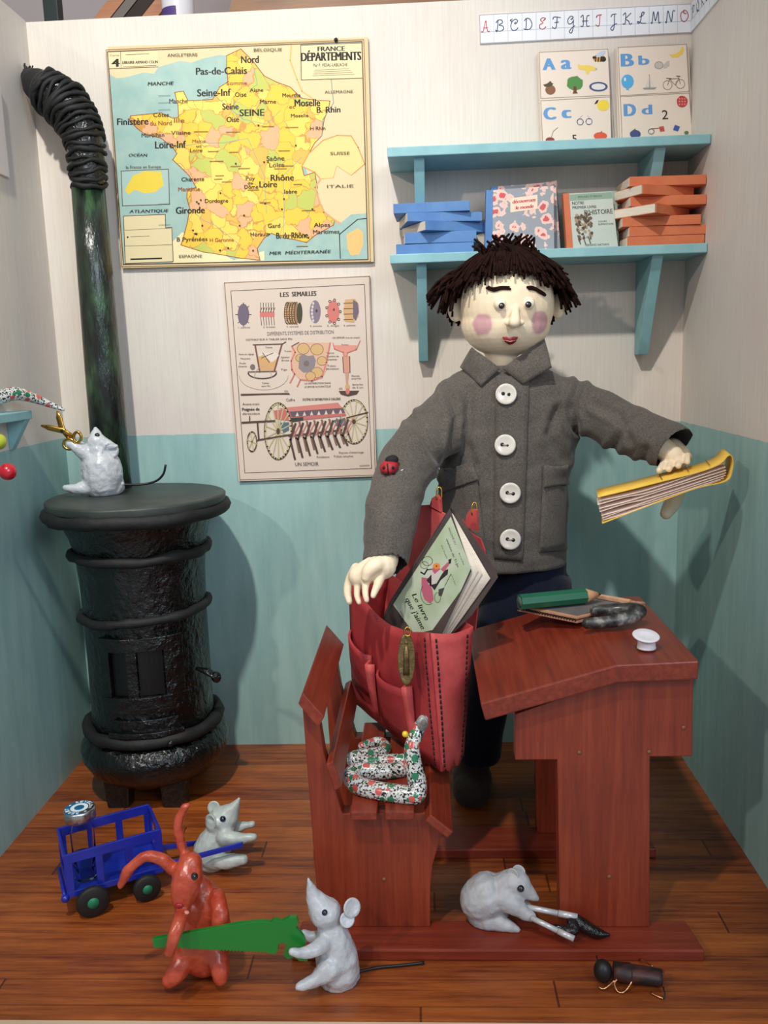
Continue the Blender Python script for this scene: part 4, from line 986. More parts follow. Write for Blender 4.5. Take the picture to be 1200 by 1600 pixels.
# ------------------------------------------------------------------ the doll
BY = -0.29
boy = thing('boy_doll', 'boy doll in a grey button jacket standing behind the desk with arms held forward', 'doll', (1.16, BY, 0))
HCX, HCY = 792, 476
def skin_material():
    t = NT('pale_painted_clay'); p = t.obj(); base = Vector((1.16, BY, 0))
    c = t.ramp(t.noise(p, 14, 3), [(0.35, (234, 212, 180)), (0.65, (242, 226, 198))])
    for (px, py, sx, sy) in ((754, 507, 17, 18), (845, 503, 17, 20)):
        q = A(px, py, BY-0.095)-base; s_ = S(q+base)
        v = t.n('VectorMath', operation='SUBTRACT'); t.put(v.inputs[0], p); v.inputs[1].default_value = q
        v2 = t.n('VectorMath', operation='MULTIPLY'); t.put(v2.inputs[0], v.outputs[0]); v2.inputs[1].default_value = (1/(sx*s_), 0.0, 1/(sy*s_))
        L = t.n('VectorMath', operation='LENGTH'); t.put(L.inputs[0], v2.outputs[0])
        d = t.math('ADD', L.outputs['Value'], t.math('MULTIPLY', t.math('SUBTRACT', t.noise(p, 35, 3), 0.5), 0.5))
        f = t.ramp(d, [(0.75, (255,255,255)), (1.05, (0,0,0))])
        front = t.math('LESS_THAN', t.xyz(p)[1], -0.03)
        c = t.mix(t.math('MULTIPLY', t.math('MULTIPLY', f, front), 0.78), c, lin((196, 136, 154)))
    t.bump(t.noise(p, 22, 3), 0.12, 0.01)
    return t.fin(c, 0.55, spec=0.3)
M_SKIN = skin_material()
bd = MB()
hp = A(HCX, HCY, BY); hs = S(hp)
bd.ell(hp, (73*hs, 76*hs, 80*hs), nu=36, nv=24)
bd.ell(A(790, 505, BY), (70*hs, 72*hs, 52*hs), nu=30, nv=20)         # full lower face
ball(bd, 712, 483, BY+0.01, 13, 7, 20); ball(bd, 872, 478, BY+0.01, 11, 7, 20)
fy = BY-76*hs
limb(bd, [(806, 480, fy+0.004, 5), (805, 492, fy-0.006, 7), (804, 503, fy-0.014, 9.5)], 10)
ball(bd, 794, 505, fy-0.002, 5); ball(bd, 815, 504, fy-0.001, 5)
limb(bd, [(783, 540, BY, 26), (783, 590, BY+0.01, 24), (790, 640, BY+0.01, 50)], 14)
# body under the clothes, arms, legs
limb(bd, [(790, 640, BY, 60), (788, 740, BY, 62), (790, 840, BY, 62)], 14)
limb(bd, [(800, 860, BY, 38), (775, 1000, BY+0.02, 32), (752, 1150, BY, 26)], 12)
limb(bd, [(830, 860, BY, 38), (850, 1000, BY+0.03, 32), (862, 1150, BY+0.02, 26)], 12)
limb(bd, [(720, 640, BY, 26), (640, 715, BY-0.11, 24), (612, 790, BY-0.22, 23), (598, 874, BY-0.315, 25)], 12)
limb(bd, [(875, 625, BY, 26), (950, 655, BY-0.05, 24), (1010, 685, BY-0.13, 21), (1052, 712, BY-0.17, 16)], 12)
# left hand: cupped, fingers hanging down
hy = BY-0.33
limb(bd, [(598, 884, hy, 22), (582, 890, hy-0.004, 21), (562, 900, hy, 18)], 12)
limb(bd, [(557, 889, hy+0.012, 10), (547, 906, hy+0.010, 8), (543, 924, hy+0.004, 7), (546, 940, hy-0.004, 5.5)], 8)
limb(bd, [(563, 898, hy-0.004, 8), (559, 914, hy-0.010, 6.2), (558, 930, hy-0.018, 5.5), (561, 941, hy-0.024, 4.5)], 8)
limb(bd, [(574, 902, hy-0.016, 8), (571, 916, hy-0.026, 6.2), (571, 929, hy-0.034, 5.5), (573, 938, hy-0.038, 4.5)], 8)
limb(bd, [(594, 898, hy-0.014, 10), (591, 911, hy-0.026, 7.5), (586, 923, hy-0.036, 6), (583, 931, hy-0.042, 5)], 8)
limb(bd, [(599, 880, hy-0.008, 12), (586, 884, hy-0.022, 13), (576, 893, hy-0.028, 11), (572, 902, hy-0.030, 8)], 10)
# right hand: closed on the booklet
gy = BY-0.132
limb(bd, [(1050, 704, gy+0.01, 20), (1057, 715, gy, 22), (1058, 725, gy+0.006, 15)], 12)
for x, r_, x2, y2 in ((1036, 6.2, 1030, 738), (1049, 6.5, 1045, 736), (1062, 6.2, 1060, 731), (1074, 5.6, 1074, 725)):
    limb(bd, [(x+3, 714, gy-0.015, r_), (x, y2-13, gy-0.046, r_*0.95), (x2, y2-3, gy-0.076, r_*0.85)], 8)
limb(bd, [(1062, 736, gy+0.022, 13), (1058, 764, gy+0.020, 14), (1050, 786, gy+0.012, 14), (1041, 802, gy-0.004, 10)], 10)
body = fuse(bd, 0.0028, 3)
body_t = bvh(body)
body.build('body', M_SKIN, boy)
# eyes, brows, mouth
for px, py, pu, pv in ((781, 475, 784, 478), (827, 474, 825.5, 476)):
    p, n_ = hit(body_t, px, py); e = MB(); r_ = 10.5*S(p); e.ell(p-n_*r_*0.25, r_, nu=24, nv=16)
    eo = e.build('eye', mat('cream_eye_clay', (240, 226, 200), 0.35, coat=0.3), boy)
    q, _ = hit(bvh(e), pu, pv); pm = MB(); pm.ell(q, 5.2*S(p), nu=18, nv=12); pm.build('pupil', M_EYE, eo)
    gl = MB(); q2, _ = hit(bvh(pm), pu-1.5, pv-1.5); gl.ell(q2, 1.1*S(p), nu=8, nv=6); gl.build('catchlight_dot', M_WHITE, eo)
def face_patch(pts, name, m, thick=0.002, wv=None):
    q = [hit(body_t, a, b, 0.0015) for a, b in pts]; mb = MB(); c = sum((x[0] for x in q), Vector())/len(q); nn = sum((x[1] for x in q), Vector()).normalized()
    k = len(q); vs = [x[0] for x in q]+[x[0]+nn*thick*0.5 for x in q]+[c+nn*thick]
    mb.add(vs, [(i, (i+1)%k, k+(i+1)%k, k+i) for i in range(k)]+[(k+i, k+(i+1)%k, 2*k) for i in range(k)], None, True)
    return mb.build(name, m, boy)
M_LIP = mat('dark_red_paint', (150, 34, 50), 0.4)
face_patch([(785,526),(791,525.5),(796,528),(802,525.5),(809,526),(806,532),(801,536),(795,537),(789,533)], 'mouth', M_LIP, 0.004)
mo = face_patch([(787,529.5),(797,531),(808,529),(797,532.5)], 'lip_line', ink(232, 200, 176), 0.0052)
def yarn(mb, pts, r_, n=6): mb.tube(spl(pts, 4), r_, n)
for pts, off in (([(762,450),(772,453),(784,451),(797,450)], 0), ([(823,450),(833,451),(842,456),(850,461)], 0)):
    mb = MB(); rd = random.Random(int(pts[0][0]))
    for k in range(4):
        q = [hit(body_t, a+rd.uniform(-2,2), b+(k-1.5)*1.0+rd.uniform(-.8,.8), 0.003)[0] for a, b in pts]; yarn(mb, q, 0.0020)
    mb.build('eyebrow', M_HAIR, boy)
# hair
hr = MB(); rd = random.Random(21)
cap_r = (76*hs, 79*hs, 82*hs)
vs = []; fs = []; nu, nv = 40, 12
def hairline(ph):     # polar angle the cap reaches for azimuth ph (0 = right, -90deg = front)
    f = max(0, -math.sin(ph)); b_ = max(0, math.sin(ph)); return R(80 - 29*f**0.7 + 32*b_)
for i in range(nv+1):
    for j in range(nu):
        ph = 2*math.pi*j/nu; th = hairline(ph)*i/nv
        vs.append(hp+Vector((cap_r[0]*math.sin(th)*math.cos(ph), cap_r[1]*math.sin(th)*math.sin(ph), cap_r[2]*math.cos(th))))
for i in range(nv):
    for j in range(nu): fs.append((i*nu+j, i*nu+(j+1)%nu, (i+1)*nu+(j+1)%nu, (i+1)*nu+j))
hr.add(vs, fs, None, True)
for k in range(980):
    ph = rd.uniform(0, 2*math.pi); f = max(0, -math.sin(ph)); side = abs(math.cos(ph))
    t0 = R(rd.uniform(2, 50)) if k % 3 else R(rd.uniform(0, 18)); t1 = hairline(ph)+R(rd.uniform(-16, 9)) + (R(4) if side > 0.6 else 0)
    if t1 < t0+R(18): t0 = max(0, t1-R(30))
    lift0 = rd.uniform(1.01, 1.07); flare = rd.uniform(0.02, 0.15)*(1+1.2*side); ph2 = ph+rd.uniform(-0.28, 0.28); P = []
    for i in range(5):
        u = i/4; th = t0+(t1-t0)*u; a = ph+(ph2-ph)*u; l_ = lift0+flare*u*u
        P.append(hp+Vector((cap_r[0]*l_*math.sin(th)*math.cos(a), cap_r[1]*l_*math.sin(th)*math.sin(a), cap_r[2]*(lift0+0.02+0.3*flare*u)*math.cos(th) - (0.012*u*u if f > 0.5 else 0))))
    hr.tube(spl(P, 3), 0.0027*rd.uniform(0.75, 1.15), 5)
for k in range(80):    # tufts standing up on the crown
    ph = rd.uniform(0, 6.28); t0 = R(rd.uniform(3, 34)); d = Vector((math.sin(t0)*math.cos(ph), math.sin(t0)*math.sin(ph), math.cos(t0)))
    b0 = hp+Vector((d.x*cap_r[0], d.y*cap_r[1], d.z*cap_r[2])); L = rd.uniform(0.012, 0.034)
    side = Vector((rd.uniform(-1,1), rd.uniform(-1,1), 0.2)).normalized()
    hr.tube(spl([b0, b0+d*L*0.6+side*L*0.25, b0+d*L*0.85+side*L*0.8], 3), 0.0027, 5)
for sgn, tips in ((-1, [(665,468),(672,484),(684,488),(692,478),(676,462),(700,486),(690,486),(668,476)]), (1, [(905,480),(900,462),(892,478),(884,482),(896,470),(889,470)])):
    for (tx, ty) in tips:
        for _ in range(5):
            a = A(HCX+sgn*rd.uniform(58, 70), rd.uniform(418, 446), BY+rd.uniform(-0.05, 0.02)); b = A(tx-sgn*rd.uniform(-3,7), ty+rd.uniform(-9,3), BY+rd.uniform(-0.05,0.0))
            mid = a.lerp(b, 0.5)+Vector((sgn*0.008, 0, 0.012)); hr.tube(spl([a, mid, b], 4), 0.0027, 5)
hr.build('hair', M_HAIR, boy, fixn=False)

# trousers and shoes
def ringp(c, rx, ry, n=24): return [c+Vector((rx*math.cos(2*math.pi*j/n), ry*math.sin(2*math.pi*j/n), 0)) for j in range(n)]
tr = MB()
tr.loft([ringp(A(822, 960, BY), 66*hs, 0.085), ringp(A(822, 860, BY), 64*hs, 0.085)])
for pts in ([(795, 900, 46), (778, 1000, 43), (758, 1110, 38), (748, 1186, 36)], [(848, 900, 46), (856, 1000, 43), (864, 1110, 38), (868, 1186, 36)]):
    tr.loft([ringp(A(x, y, BY), r_*hs, r_*hs*1.05) for x, y, r_ in pts])
fuse(tr, 0.006, 4, lambda v, n: v+n*0.004*mnoise.noise(v*14)).build('trousers', M_NAVY, boy)
for x in (742, 868):
    f0 = A(x-4, 1205, BY+0.03); s_ = MB()
    s_.ell((f0.x, BY+0.02, 0.030), (0.048, 0.070, 0.052)); s_.ell((f0.x-0.004, BY-0.020, 0.024), (0.046, 0.055, 0.044)); s_.ell((f0.x, BY+0.02, 0.065), (0.042, 0.045, 0.03))
    sm = fuse(s_, 0.005, 3); sm.v = [Vector((v.x, v.y, max(v.z, 0.0005))) for v in sm.v]; sm.build('shoe', M_SHOE, boy)

# jacket
jk = MB()
tors = [(790, 571, 52, 0.040), (790, 585, 84, 0.062), (794, 606, 104, 0.085), (795, 640, 110, 0.098), (794, 690, 109, 0.106), (787, 750, 106, 0.112), (786, 820, 104, 0.116), (787, 878, 101, 0.118)]
jk.loft([ringp(A(x, y, BY), r_*hs, d_, 32) for x, y, r_, d_ in tors])
limb(jk, [(722, 632, BY, 44), (686, 668, BY-0.06, 46), (640, 722, BY-0.15, 46), (614, 790, BY-0.24, 43), (600, 888, BY-0.315, 36)], 18)
limb(jk, [(868, 622, BY, 38), (920, 640, BY-0.04, 38), (975, 668, BY-0.10, 39), (1046, 696, BY-0.16, 38)], 18)
creases = [[(905,600,.008),(892,640,.010),(900,672,.008)], [(930,632,.006),(968,650,.007),(985,690,.007)], [(958,700,.007),(975,672,.006),(1000,650,.005)], [(1000,738,.006),(1010,700,.005)], [(700,612,.007),(716,650,.008),(706,700,.008),(690,738,.007)], [(640,650,.005),(668,690,.006),(690,724,.006)], [(870,640,.006),(858,680,.006),(880,720,.005)], [(735,610,.004),(728,690,.005),(742,730,.004)]]
crs = []
for c_ in creases:
    for (x0, y0, d0), (x1, y1, d1) in zip(c_[:-1], c_[1:]):
        for k in range(18): crs.append((x0+(x1-x0)*k/18, y0+(y1-y0)*k/18, d0+(d1-d0)*k/18))
def to_px(v):
    d = v-CAM; z = d.dot(FW); return 600+FPX*d.dot(RT)/z, 800-FPX*d.dot(UP)/z
def wrinkle(v, n):
    d = 0.0046*mnoise.noise(v*16)+0.0030*mnoise.noise(Vector((v.x*18, v.y*18, v.z*44)))
    if n.y < 0.2:
        px, py = to_px(v); best = 99; dep = 0
        for x, y, q in crs:
            t = (px-x)**2+(py-y)**2
            if t < best*best: best = math.sqrt(t); dep = q
        if best < 30: d += -dep*math.exp(-(best/5.5)**2)+dep*0.75*math.exp(-((best-13)/6.0)**2)
    return v+n*d
jmesh = fuse(jk, 0.0052, 3, wrinkle)
# cut the cuffs open with dark hollows
jacket = jmesh.build('jacket', M_JACKET, boy)
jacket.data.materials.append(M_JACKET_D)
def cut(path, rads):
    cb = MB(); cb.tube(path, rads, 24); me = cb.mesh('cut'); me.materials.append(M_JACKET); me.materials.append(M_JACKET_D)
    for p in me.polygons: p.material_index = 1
    co_ = bpy.data.objects.new('cut', me); COL.objects.link(co_); bpy.context.view_layer.update()
    b = jacket.modifiers.new('b', 'BOOLEAN'); b.object = co_; b.operation = 'DIFFERENCE'; b.solver = 'EXACT'
    dg = bpy.context.evaluated_depsgraph_get(); dg.update(); me2 = bpy.data.meshes.new_from_object(jacket.evaluated_get(dg))
    jacket.modifiers.remove(b); old = jacket.data; jacket.data = me2; bpy.data.meshes.remove(old); bpy.data.objects.remove(co_); bpy.data.meshes.remove(me)
p1 = A(601, 884, BY-0.312); p0 = A(612, 800, BY-0.25); ex = (p1-p0).normalized()
cut([p1-ex*0.030, p1+ex*0.008, p1+ex*0.12], [0.040, 0.047, 0.085])
p1 = A(1046, 696, BY-0.16); p0 = A(975, 668, BY-0.10); ex2 = (p1-p0).normalized(); ex2 = (ex2+Vector((0.0,-0.35,-0.35))).normalized()
cut([p1-ex2*0.030, p1+ex2*0.006, p1+ex2*0.12], [0.040, 0.046, 0.085])
jacket.data.name = 'jacket'
for p in jacket.data.polygons: p.use_smooth = True
jt = BVHTree.FromPolygons([tuple(v.co+wl(jacket)) for v in jacket.data.vertices], [tuple(p.vertices) for p in jacket.data.polygons])
def cloth_patch(corners, name, m, lift=0.004, thick=0.004, nu=10, nv=10, parent=boy, tree=jt, bulge=0.0):
    g = []
    for i in range(nu+1):
        row = []
        for j in range(nv+1):
            u, v = i/nu, j/nv; a, b, c, d = [Vector(q) for q in corners]
            q = a*(1-u)*(1-v)+b*u*(1-v)+c*u*v+d*(1-u)*v
            l_ = lift+bulge*math.sin(math.pi*u)*math.sin(math.pi*v)
            p, n_ = hit(tree, q.x, q.y, l_, BY-0.11); row.append(p)
        g.append(row)
    for _ in range(2):
        g2 = [r_[:] for r_ in g]
        for i in range(1, nu):
            for j in range(1, nv): g2[i][j] = (g[i][j]*2+g[i-1][j]+g[i+1][j]+g[i][j-1]+g[i][j+1])/6
        g = g2
    return MB().sheet(g, thick, m).build(name, m, parent)
cloth_patch([(776,590),(826,590),(816,876),(772,872)], 'button_placket', M_JACKET, 0.0035, 0.004, 6, 30)
pk = cloth_patch([(696,752),(746,742),(760,868),(698,864)], 'pocket', M_JACKET, 0.004, 0.005, bulge=0.004)
cloth_patch([(690,738),(738,722),(749,748),(693,770)], 'pocket_flap', M_JACKET, 0.010, 0.005, parent=pk)
pk = cloth_patch([(848,740),(880,738),(882,858),(841,862)], 'pocket', M_JACKET, 0.004, 0.005, bulge=0.006)
cloth_patch([(846,728),(880,728),(882,756),(846,760)], 'pocket_flap', M_JACKET, 0.010, 0.005, parent=pk)
def flap3(pts, name, m, th=0.005):
    a, b, c, d = pts; g = []
    for i in range(9):
        row = []
        for j in range(9):
            u, v = i/8, j/8; p = a*(1-u)*(1-v)+b*u*(1-v)+c*u*v+d*(1-u)*v
            row.append(p+Vector((0,-0.012,0.003))*math.sin(math.pi*u)*math.sin(math.pi*v))
        g.append(row)
    return MB().sheet(g, th, m).build(name, m, boy)
def onj(px, py, l_=0.008): return hit(jt, px, py, l_, BY-0.09)[0]
flap3([A(737, 543, BY-0.035), onj(722, 579), onj(752, 606), onj(781, 583, 0.012)], 'collar', M_JACKET)
flap3([A(851, 530, BY-0.035), onj(862, 573), onj(816, 604), onj(786, 583, 0.012)], 'collar', M_JACKET)
M_BUTTON = mat('pearl_button', (200, 194, 184), 0.22, (216, 210, 200), 30, coat=0.5)
for i, (px, py) in enumerate(((791, 618), (790, 696), (796, 768), (796, 841))):
    p, n_ = hit(jt, px, py, 0.009, BY-0.11); n_ = (n_*0.4+Vector((0,-1,0.1))).normalized(); s_ = S(p); r_ = 16.5*s_
    bt_ = MB().lathe(p, [(0.0001, 0), (r_*0.9, 0), (r_, 0.002), (r_, 0.0045), (r_*0.88, 0.0062), (r_*0.70, 0.0045), (0.0001, 0.0042)], 32, axis=n_).build('button', M_BUTTON, boy)
    q = Vector((0,0,1)).rotation_difference(n_); hl = MB()
    for sx in (-1, 1):
        cc = p+q @ Vector((0,0,0.0043))+(RT*sx*4.6-UP*sx*0.8)*s_; hl.lathe(cc, [(0.0001, 0.0007), (2.8*s_, 0.0006), (2.9*s_, 0)], 12, axis=n_)
    hl.build('button_hole', ink(28, 28, 26), bt_)
    if i != 0:
        th_ = MB(); c_ = p+q @ Vector((0,0,0.0056)); th_.tube([c_-RT*4.6*s_, c_+n_*0.0006, c_+RT*4.6*s_], 0.0011, 6); th_.build('button_thread', ink(150, 150, 140), bt_)

# ladybird pinned on the sleeve
p, n_ = hit(jt, 609, 733, 0.0, BY-0.2)
sl_ = None
lb = thing('ladybird', 'small red and black ladybird ornament pinned on the left sleeve', 'ladybird', p)
q = Vector((0,0,1)).rotation_difference(n_); s_ = S(p)
shl = MB().ell(p+n_*0.006, (15*s_, 15*s_, 10*s_), rot=q.to_matrix(), nu=24, nv=14); sht = bvh(shl)
shl.build('wing_shell', mat('red_knit', (176, 24, 38), 0.55, (140, 14, 28), 60, bump=0.4, bscale=260), lb)
hd_ = MB(); hd_.ell(p+n_*0.005+(UP*11+RT*4)*s_, (11*s_, 8*s_, 8*s_), rot=q.to_matrix()); hd_.build('head', M_THREAD, lb)
sp_ = MB()
for dx, dy in ((-9, 2), (-7, -7), (5, 2), (6, -6), (-1, -11)):
    h_ = hit(sht, 609+dx, 733-dy)[0]
    if h_: sp_.ell(h_, 2.6*s_, nu=10, nv=8)
ln = [hit(sht, 606-t*0.1, 733-t)[0] for t in (-12,-8,-4,0,4,8)]
sp_.tube([v for v in ln if v], 1.3*s_, 6)
sp_.build('black_spots', M_THREAD, lb)
ft = MB(); ft.tube([p+n_*0.004+(RT*12-UP*4)*s_, p+n_*0.006+(RT*20-UP*6)*s_, p+n_*0.006+(RT*24-UP*3)*s_], 1.6*s_, 6); ft.build('pin_end', M_ALU, lb)

# booklet in the right hand
by0, by1 = BY-0.245, BY-0.170
def strip(prof, y0, y1, nm, m, parent, th=0.0014, skew=0.0):
    g = []
    P = spl([A(x, y, y0) for x, y in prof], 4)
    Q = [p+Vector((0.012, y1-y0, 0.004)) for p in P]
    return MB().sheet([[p, p.lerp(q, 0.5), q] for p, q in zip(P, Q)], th, m).build(nm, m, parent)
bk = thing('booklet', 'folded yellow exercise booklet held in the doll\'s right hand', 'booklet', A(1040, 765, by0))
M_YEL = mat('yellow_card', (232, 186, 62), 0.55, (240, 198, 84), 20)
cv = strip([(934,777),(985,765),(1040,751),(1095,737),(1125,725),(1138,712),(1145,716),(1144,735),(1134,752),(1088,763),(1030,784),(985,801),(941,818)], by0, by1, 'cover', M_YEL, bk)
for i, (a, b, c) in enumerate((((936,783),(1030,760),(1132,724)), ((934,789),(1020,768),(1134,730)), ((936,795),(1030,768),(1135,735)), ((937,800),(1020,777),(1135,739)), ((940,806),(1025,779),(1134,743)), ((941,810),(1020,784),(1131,747)), ((942,813),(1020,787),(1126,750)))):
    strip([a, ((a[0]+b[0])/2, (a[1]+b[1])/2+1.5*(-1)**i), b, c], by0+0.002, by1, 'page', M_PAGE2, bk, 0.0008)
pr_ = MB()
def onc(u, v):
    p0_ = A(1030+u*100, 753.5-u*30, by0); return p0_+Vector((0.012*v, (by1-by0)*v, 0.004*v))+Vector((0,0,0.0024))
for u in (0.05, 0.47, 0.80): pr_.tube([onc(u, 0.1), onc(u, 0.8)], 0.0009, 4)
pr_.build('printed_lines', ink(110, 84, 40), cv)

# ------------------------------------------------------------------ satchel standing on the bench
sa = thing('satchel', 'open red leather school satchel standing on the bench with a book in it', 'satchel', (0.90, -0.56, 0.268))
P0 = Vector((0.965, -0.703, 0.2685)); P1 = Vector((0.775, -0.425, 0.300)); P2 = Vector((1.008, -0.648, 0.272)); P3 = P1+(P2-P0)
T0 = A(672, 989, -0.70); T1 = Vector((0.780, -0.455, 0.580)); T2 = A(738, 980, -0.648); T3 = T1+(T2-T0)
def face_grid(b0, b1, t1, t0, nu, nv, bulge=(0,0,0), dip=0.0):
    g = []
    for i in range(nu+1):
        row = []
        for j in range(nv+1):
            u, v = i/nu, j/nv; p = b0*(1-u)*(1-v)+b1*u*(1-v)+t1*u*v+t0*(1-u)*v
            p = p+Vector(bulge)*math.sin(math.pi*u)*math.sin(math.pi*v*0.8+0.3) - Vector((0,0,dip))*v*math.sin(math.pi*u)
            p = p+Vector((0,0,1))*0.002*mnoise.noise(p*40) + Vector(bulge)*0.15*mnoise.noise(p*18)
            row.append(p)
        g.append(row)
    return g
nF = (P1-P0).cross(T0-P0).normalized(); nF = nF if nF.y < 0 else -nF
gf_ = face_grid(P0, P1, T1, T0, 16, 12, nF*0.010, 0.034)
MB().sheet(gf_, 0.005, M_LEATHER_D).build('front_panel', M_LEATHER_D, sa)
for t_ in (0,):
    gg = face_grid(P0, P2, T2, T0, 8, 16, (0.004,-0.012,0), 0.006)
    for i in range(9): gg[i][0] += Vector((0, 0, 0.010*math.sin(i*1.9)-0.006*(i % 2)))
    MB().sheet(gg, 0.005, M_LEATHER).build('side_gusset', M_LEATHER, sa)
MB().sheet(face_grid(P1, P3, T3, T1, 6, 10, (-0.006,0.004,0)), 0.005, M_LEATHER_D).build('side_gusset', M_LEATHER_D, sa)
MB().sheet(face_grid(P0, P1, P3, P2, 6, 6), 0.005, M_LEATHER_D).build('base_panel', M_LEATHER_D, sa)
# back panel rising into the open flap
def bp(px, py): return A(px, py, -0.585+(757-px)*0.0014)
bk_pts = [(742, 985), (748, 930), (759, 885), (757, 860), (750, 842), (740, 836), (731, 826), (722, 812), (700, 806), (682, 796), (668, 789), (654, 790), (640, 800), (632, 860), (618, 900), (600, 985)]
ctr = bp(690, 900)
mbp = MB(); nn = Vector((0.55, 0.83, 0)); a = [bp(*q) for q in bk_pts]
mbp.prism(a, nn*0.005); mbp.prism([P2, P3, T3+Vector((0,0,0.01)), T2], nn*0.004)
mbp.build('back_flap', M_LEATHER, sa)
for pts, pin in (([(672,790),(676,778),(684,773),(689,780),(690,800)], (685, 772)), ([(727,822),(730,803),(737,795),(746,797),(747,830)], (740, 796))):
    tb = MB().prism([bp(*q)-nn*0.003 for q in pts], nn*0.007).build('strap_tab', M_LEATHER, sa)
    c_ = bp(*pin); s_ = S(c_); w2 = 3.6*s_
    lp = [c_-RT*w2-UP*8*s_, c_-RT*w2*1.0+UP*5*s_, c_-RT*w2*0.4+UP*10*s_, c_+RT*w2*0.5+UP*10*s_, c_+RT*w2+UP*5*s_, c_+RT*w2-UP*8*s_]
    MB().tube(spl([q+RT*1.2*s_ for q in lp], 4), 1.3*s_, 8).build('gold_clasp', M_BRASS, tb)
# stitching
stc = MB()
def face_pt(g, u, v, off):
    i = min(int(u*(len(g)-1)), len(g)-2); j = min(int(v*(len(g[0])-1)), len(g[0])-2); fu = u*(len(g)-1)-i; fv = v*(len(g[0])-1)-j
    return g[i][j]*(1-fu)*(1-fv)+g[i+1][j]*fu*(1-fv)+g[i+1][j+1]*fu*fv+g[i][j+1]*(1-fu)*fv+off
nG = Vector((0.5,-0.85,0))
for g, u, off in ((gf_, 0.045, nF*0.0035), (gg, 0.10, nG*0.0035), (gg, 0.86, nG*0.0035)):
    for k in range(24):
        v = 0.02+k*0.04; stc.tube([face_pt(g, u, v, off), face_pt(g, u, min(0.995, v+0.024), off)], 0.0019, 5)
    stc.build('stitching', M_THREAD, sa); stc = MB()
# two front pockets
def pocket(u0, u1, v0, v1, d):
    g = []
    for i in range(9):
        row = []
        for j in range(7):
            u = u0+(u1-u0)*i/8; v = v0+(v1-v0)*j/6
            row.append(face_pt(gf_, u, v, nF*(0.004+d*(math.sin(math.pi*i/8)**0.5)*(0.35+0.65*j/6))))
        g.append(row)
    return MB().sheet(g, 0.004, M_LEATHER_D).build('front_pocket', M_LEATHER_D, sa)
pocket(0.20, 0.58, 0.10, 0.55, 0.020); pocket(0.66, 0.98, 0.22, 0.62, 0.018)
for u in (0.20, 0.62):
    g = [[face_pt(gf_, u-0.012+0.03*i, 0.08+0.5*j/6, nF*(0.006+0.018*(1 if i == 1 else 0.1)*(0.3+0.7*j/6))) for j in range(7)] for i in range(3)]
    MB().sheet(g, 0.004, M_LEATHER).build('pocket_pleat', M_LEATHER, sa)
# bronze medal hanging from the rim
rim = A(637, 985, -0.70); mc = A(635, 1030, -0.705); s_ = S(mc)
md = thing('medal', 'oval bronze medal hanging from the front rim of the red satchel', 'medal', mc)
q = Matrix((RT, nF, UP)).transposed()
MB().lathe(mc, [(0.0001, -0.0016), (0.9, -0.0016), (1.0, 0), (0.9, 0.0016), (0.0001, 0.0014)], 36, axis=(0,0,1)).mats
mm = MB(); k = 40
for sgn in (-1, 1):
    pass
def oval_ring(r_, off): return [mc+RT*(13.5*s_*r_*math.cos(2*math.pi*j/k))+UP*(41*s_*r_*math.sin(2*math.pi*j/k))+Vector((0,-1,0))*off-RT*0.0 for j in range(k)]
mm.loft([oval_ring(0.92, -0.0020), oval_ring(1.0, -0.0008), oval_ring(1.0, 0.0012), oval_ring(0.95, 0.0026), oval_ring(0.86, 0.0020), oval_ring(0.02, 0.0022)])
mo = mm.build('medal_disc', M_BRONZE, md)
fg = MB(); fg.tube([mc+UP*24*s_+Vector((0,-.003,0)), mc+UP*8*s_+Vector((0,-.004,0)), mc-UP*24*s_+Vector((0,-.003,0))], [2*s_, 4*s_, 5*s_], 8, flat=0.4, flatdir=(0,1,0)); fg.ell(mc+UP*26*s_+Vector((0,-.003,0)), (3*s_, 1.5*s_, 3*s_)); fg.build('relief_figure', M_BRONZE, mo)
rn = MB(); rn.tube([rim+RT*5*s_*math.cos(a_)+UP*7*s_*math.sin(a_)+Vector((0,-0.004,0))-UP*1*s_ for a_ in [2*math.pi*i/18 for i in range(18)]], 1.4*s_, 6, closed=True); rn.build('hanging_ring', M_BRASS, md)

# picture book in the satchel
b0 = thing('picture_book', 'dark bound picture book with a green cover sticking out of the red satchel', 'book', A(680, 930, -0.655))
_b0, _b1, _b2 = A(703, 794, -0.632), A(737, 892, -0.662), A(612, 940, -0.548)
_bn = (_b1-_b0).cross(_b2-_b0).normalized()
def bq(px, py, d=0.0):
    r_ = ray(px, py); o_ = _b0+Vector((0, d, 0)); return CAM+r_*((o_-CAM).dot(_bn)/r_.dot(_bn))
M_COVER = mat('dark_brown_binding', (66, 56, 54), 0.6, (80, 68, 64), 20)
bc = MB(); off = FW*0.003
bc.prism([bq(703,794), bq(737,892), bq(668,1040), bq(590,985), bq(612,937)], off)
bc.build('front_cover', M_COVER, b0)
bb = MB(); bb.prism([bq(705,795,0.018), bq(713,797,0.018), bq(776,893,0.018), bq(778,902,0.018), bq(737,962,0.018), bq(680,1015,0.018), bq(640,1000,0.018)], off); bb.build('back_cover', M_COVER, b0)
bs = MB(); bs.prism([bq(702,794,-0.001), bq(610,938,-0.001), bq(588,986,-0.001)], [bq(706,794,0.020), bq(618,938,0.022), bq(596,990,0.022)]); bs.build('spine', M_COVER, b0)
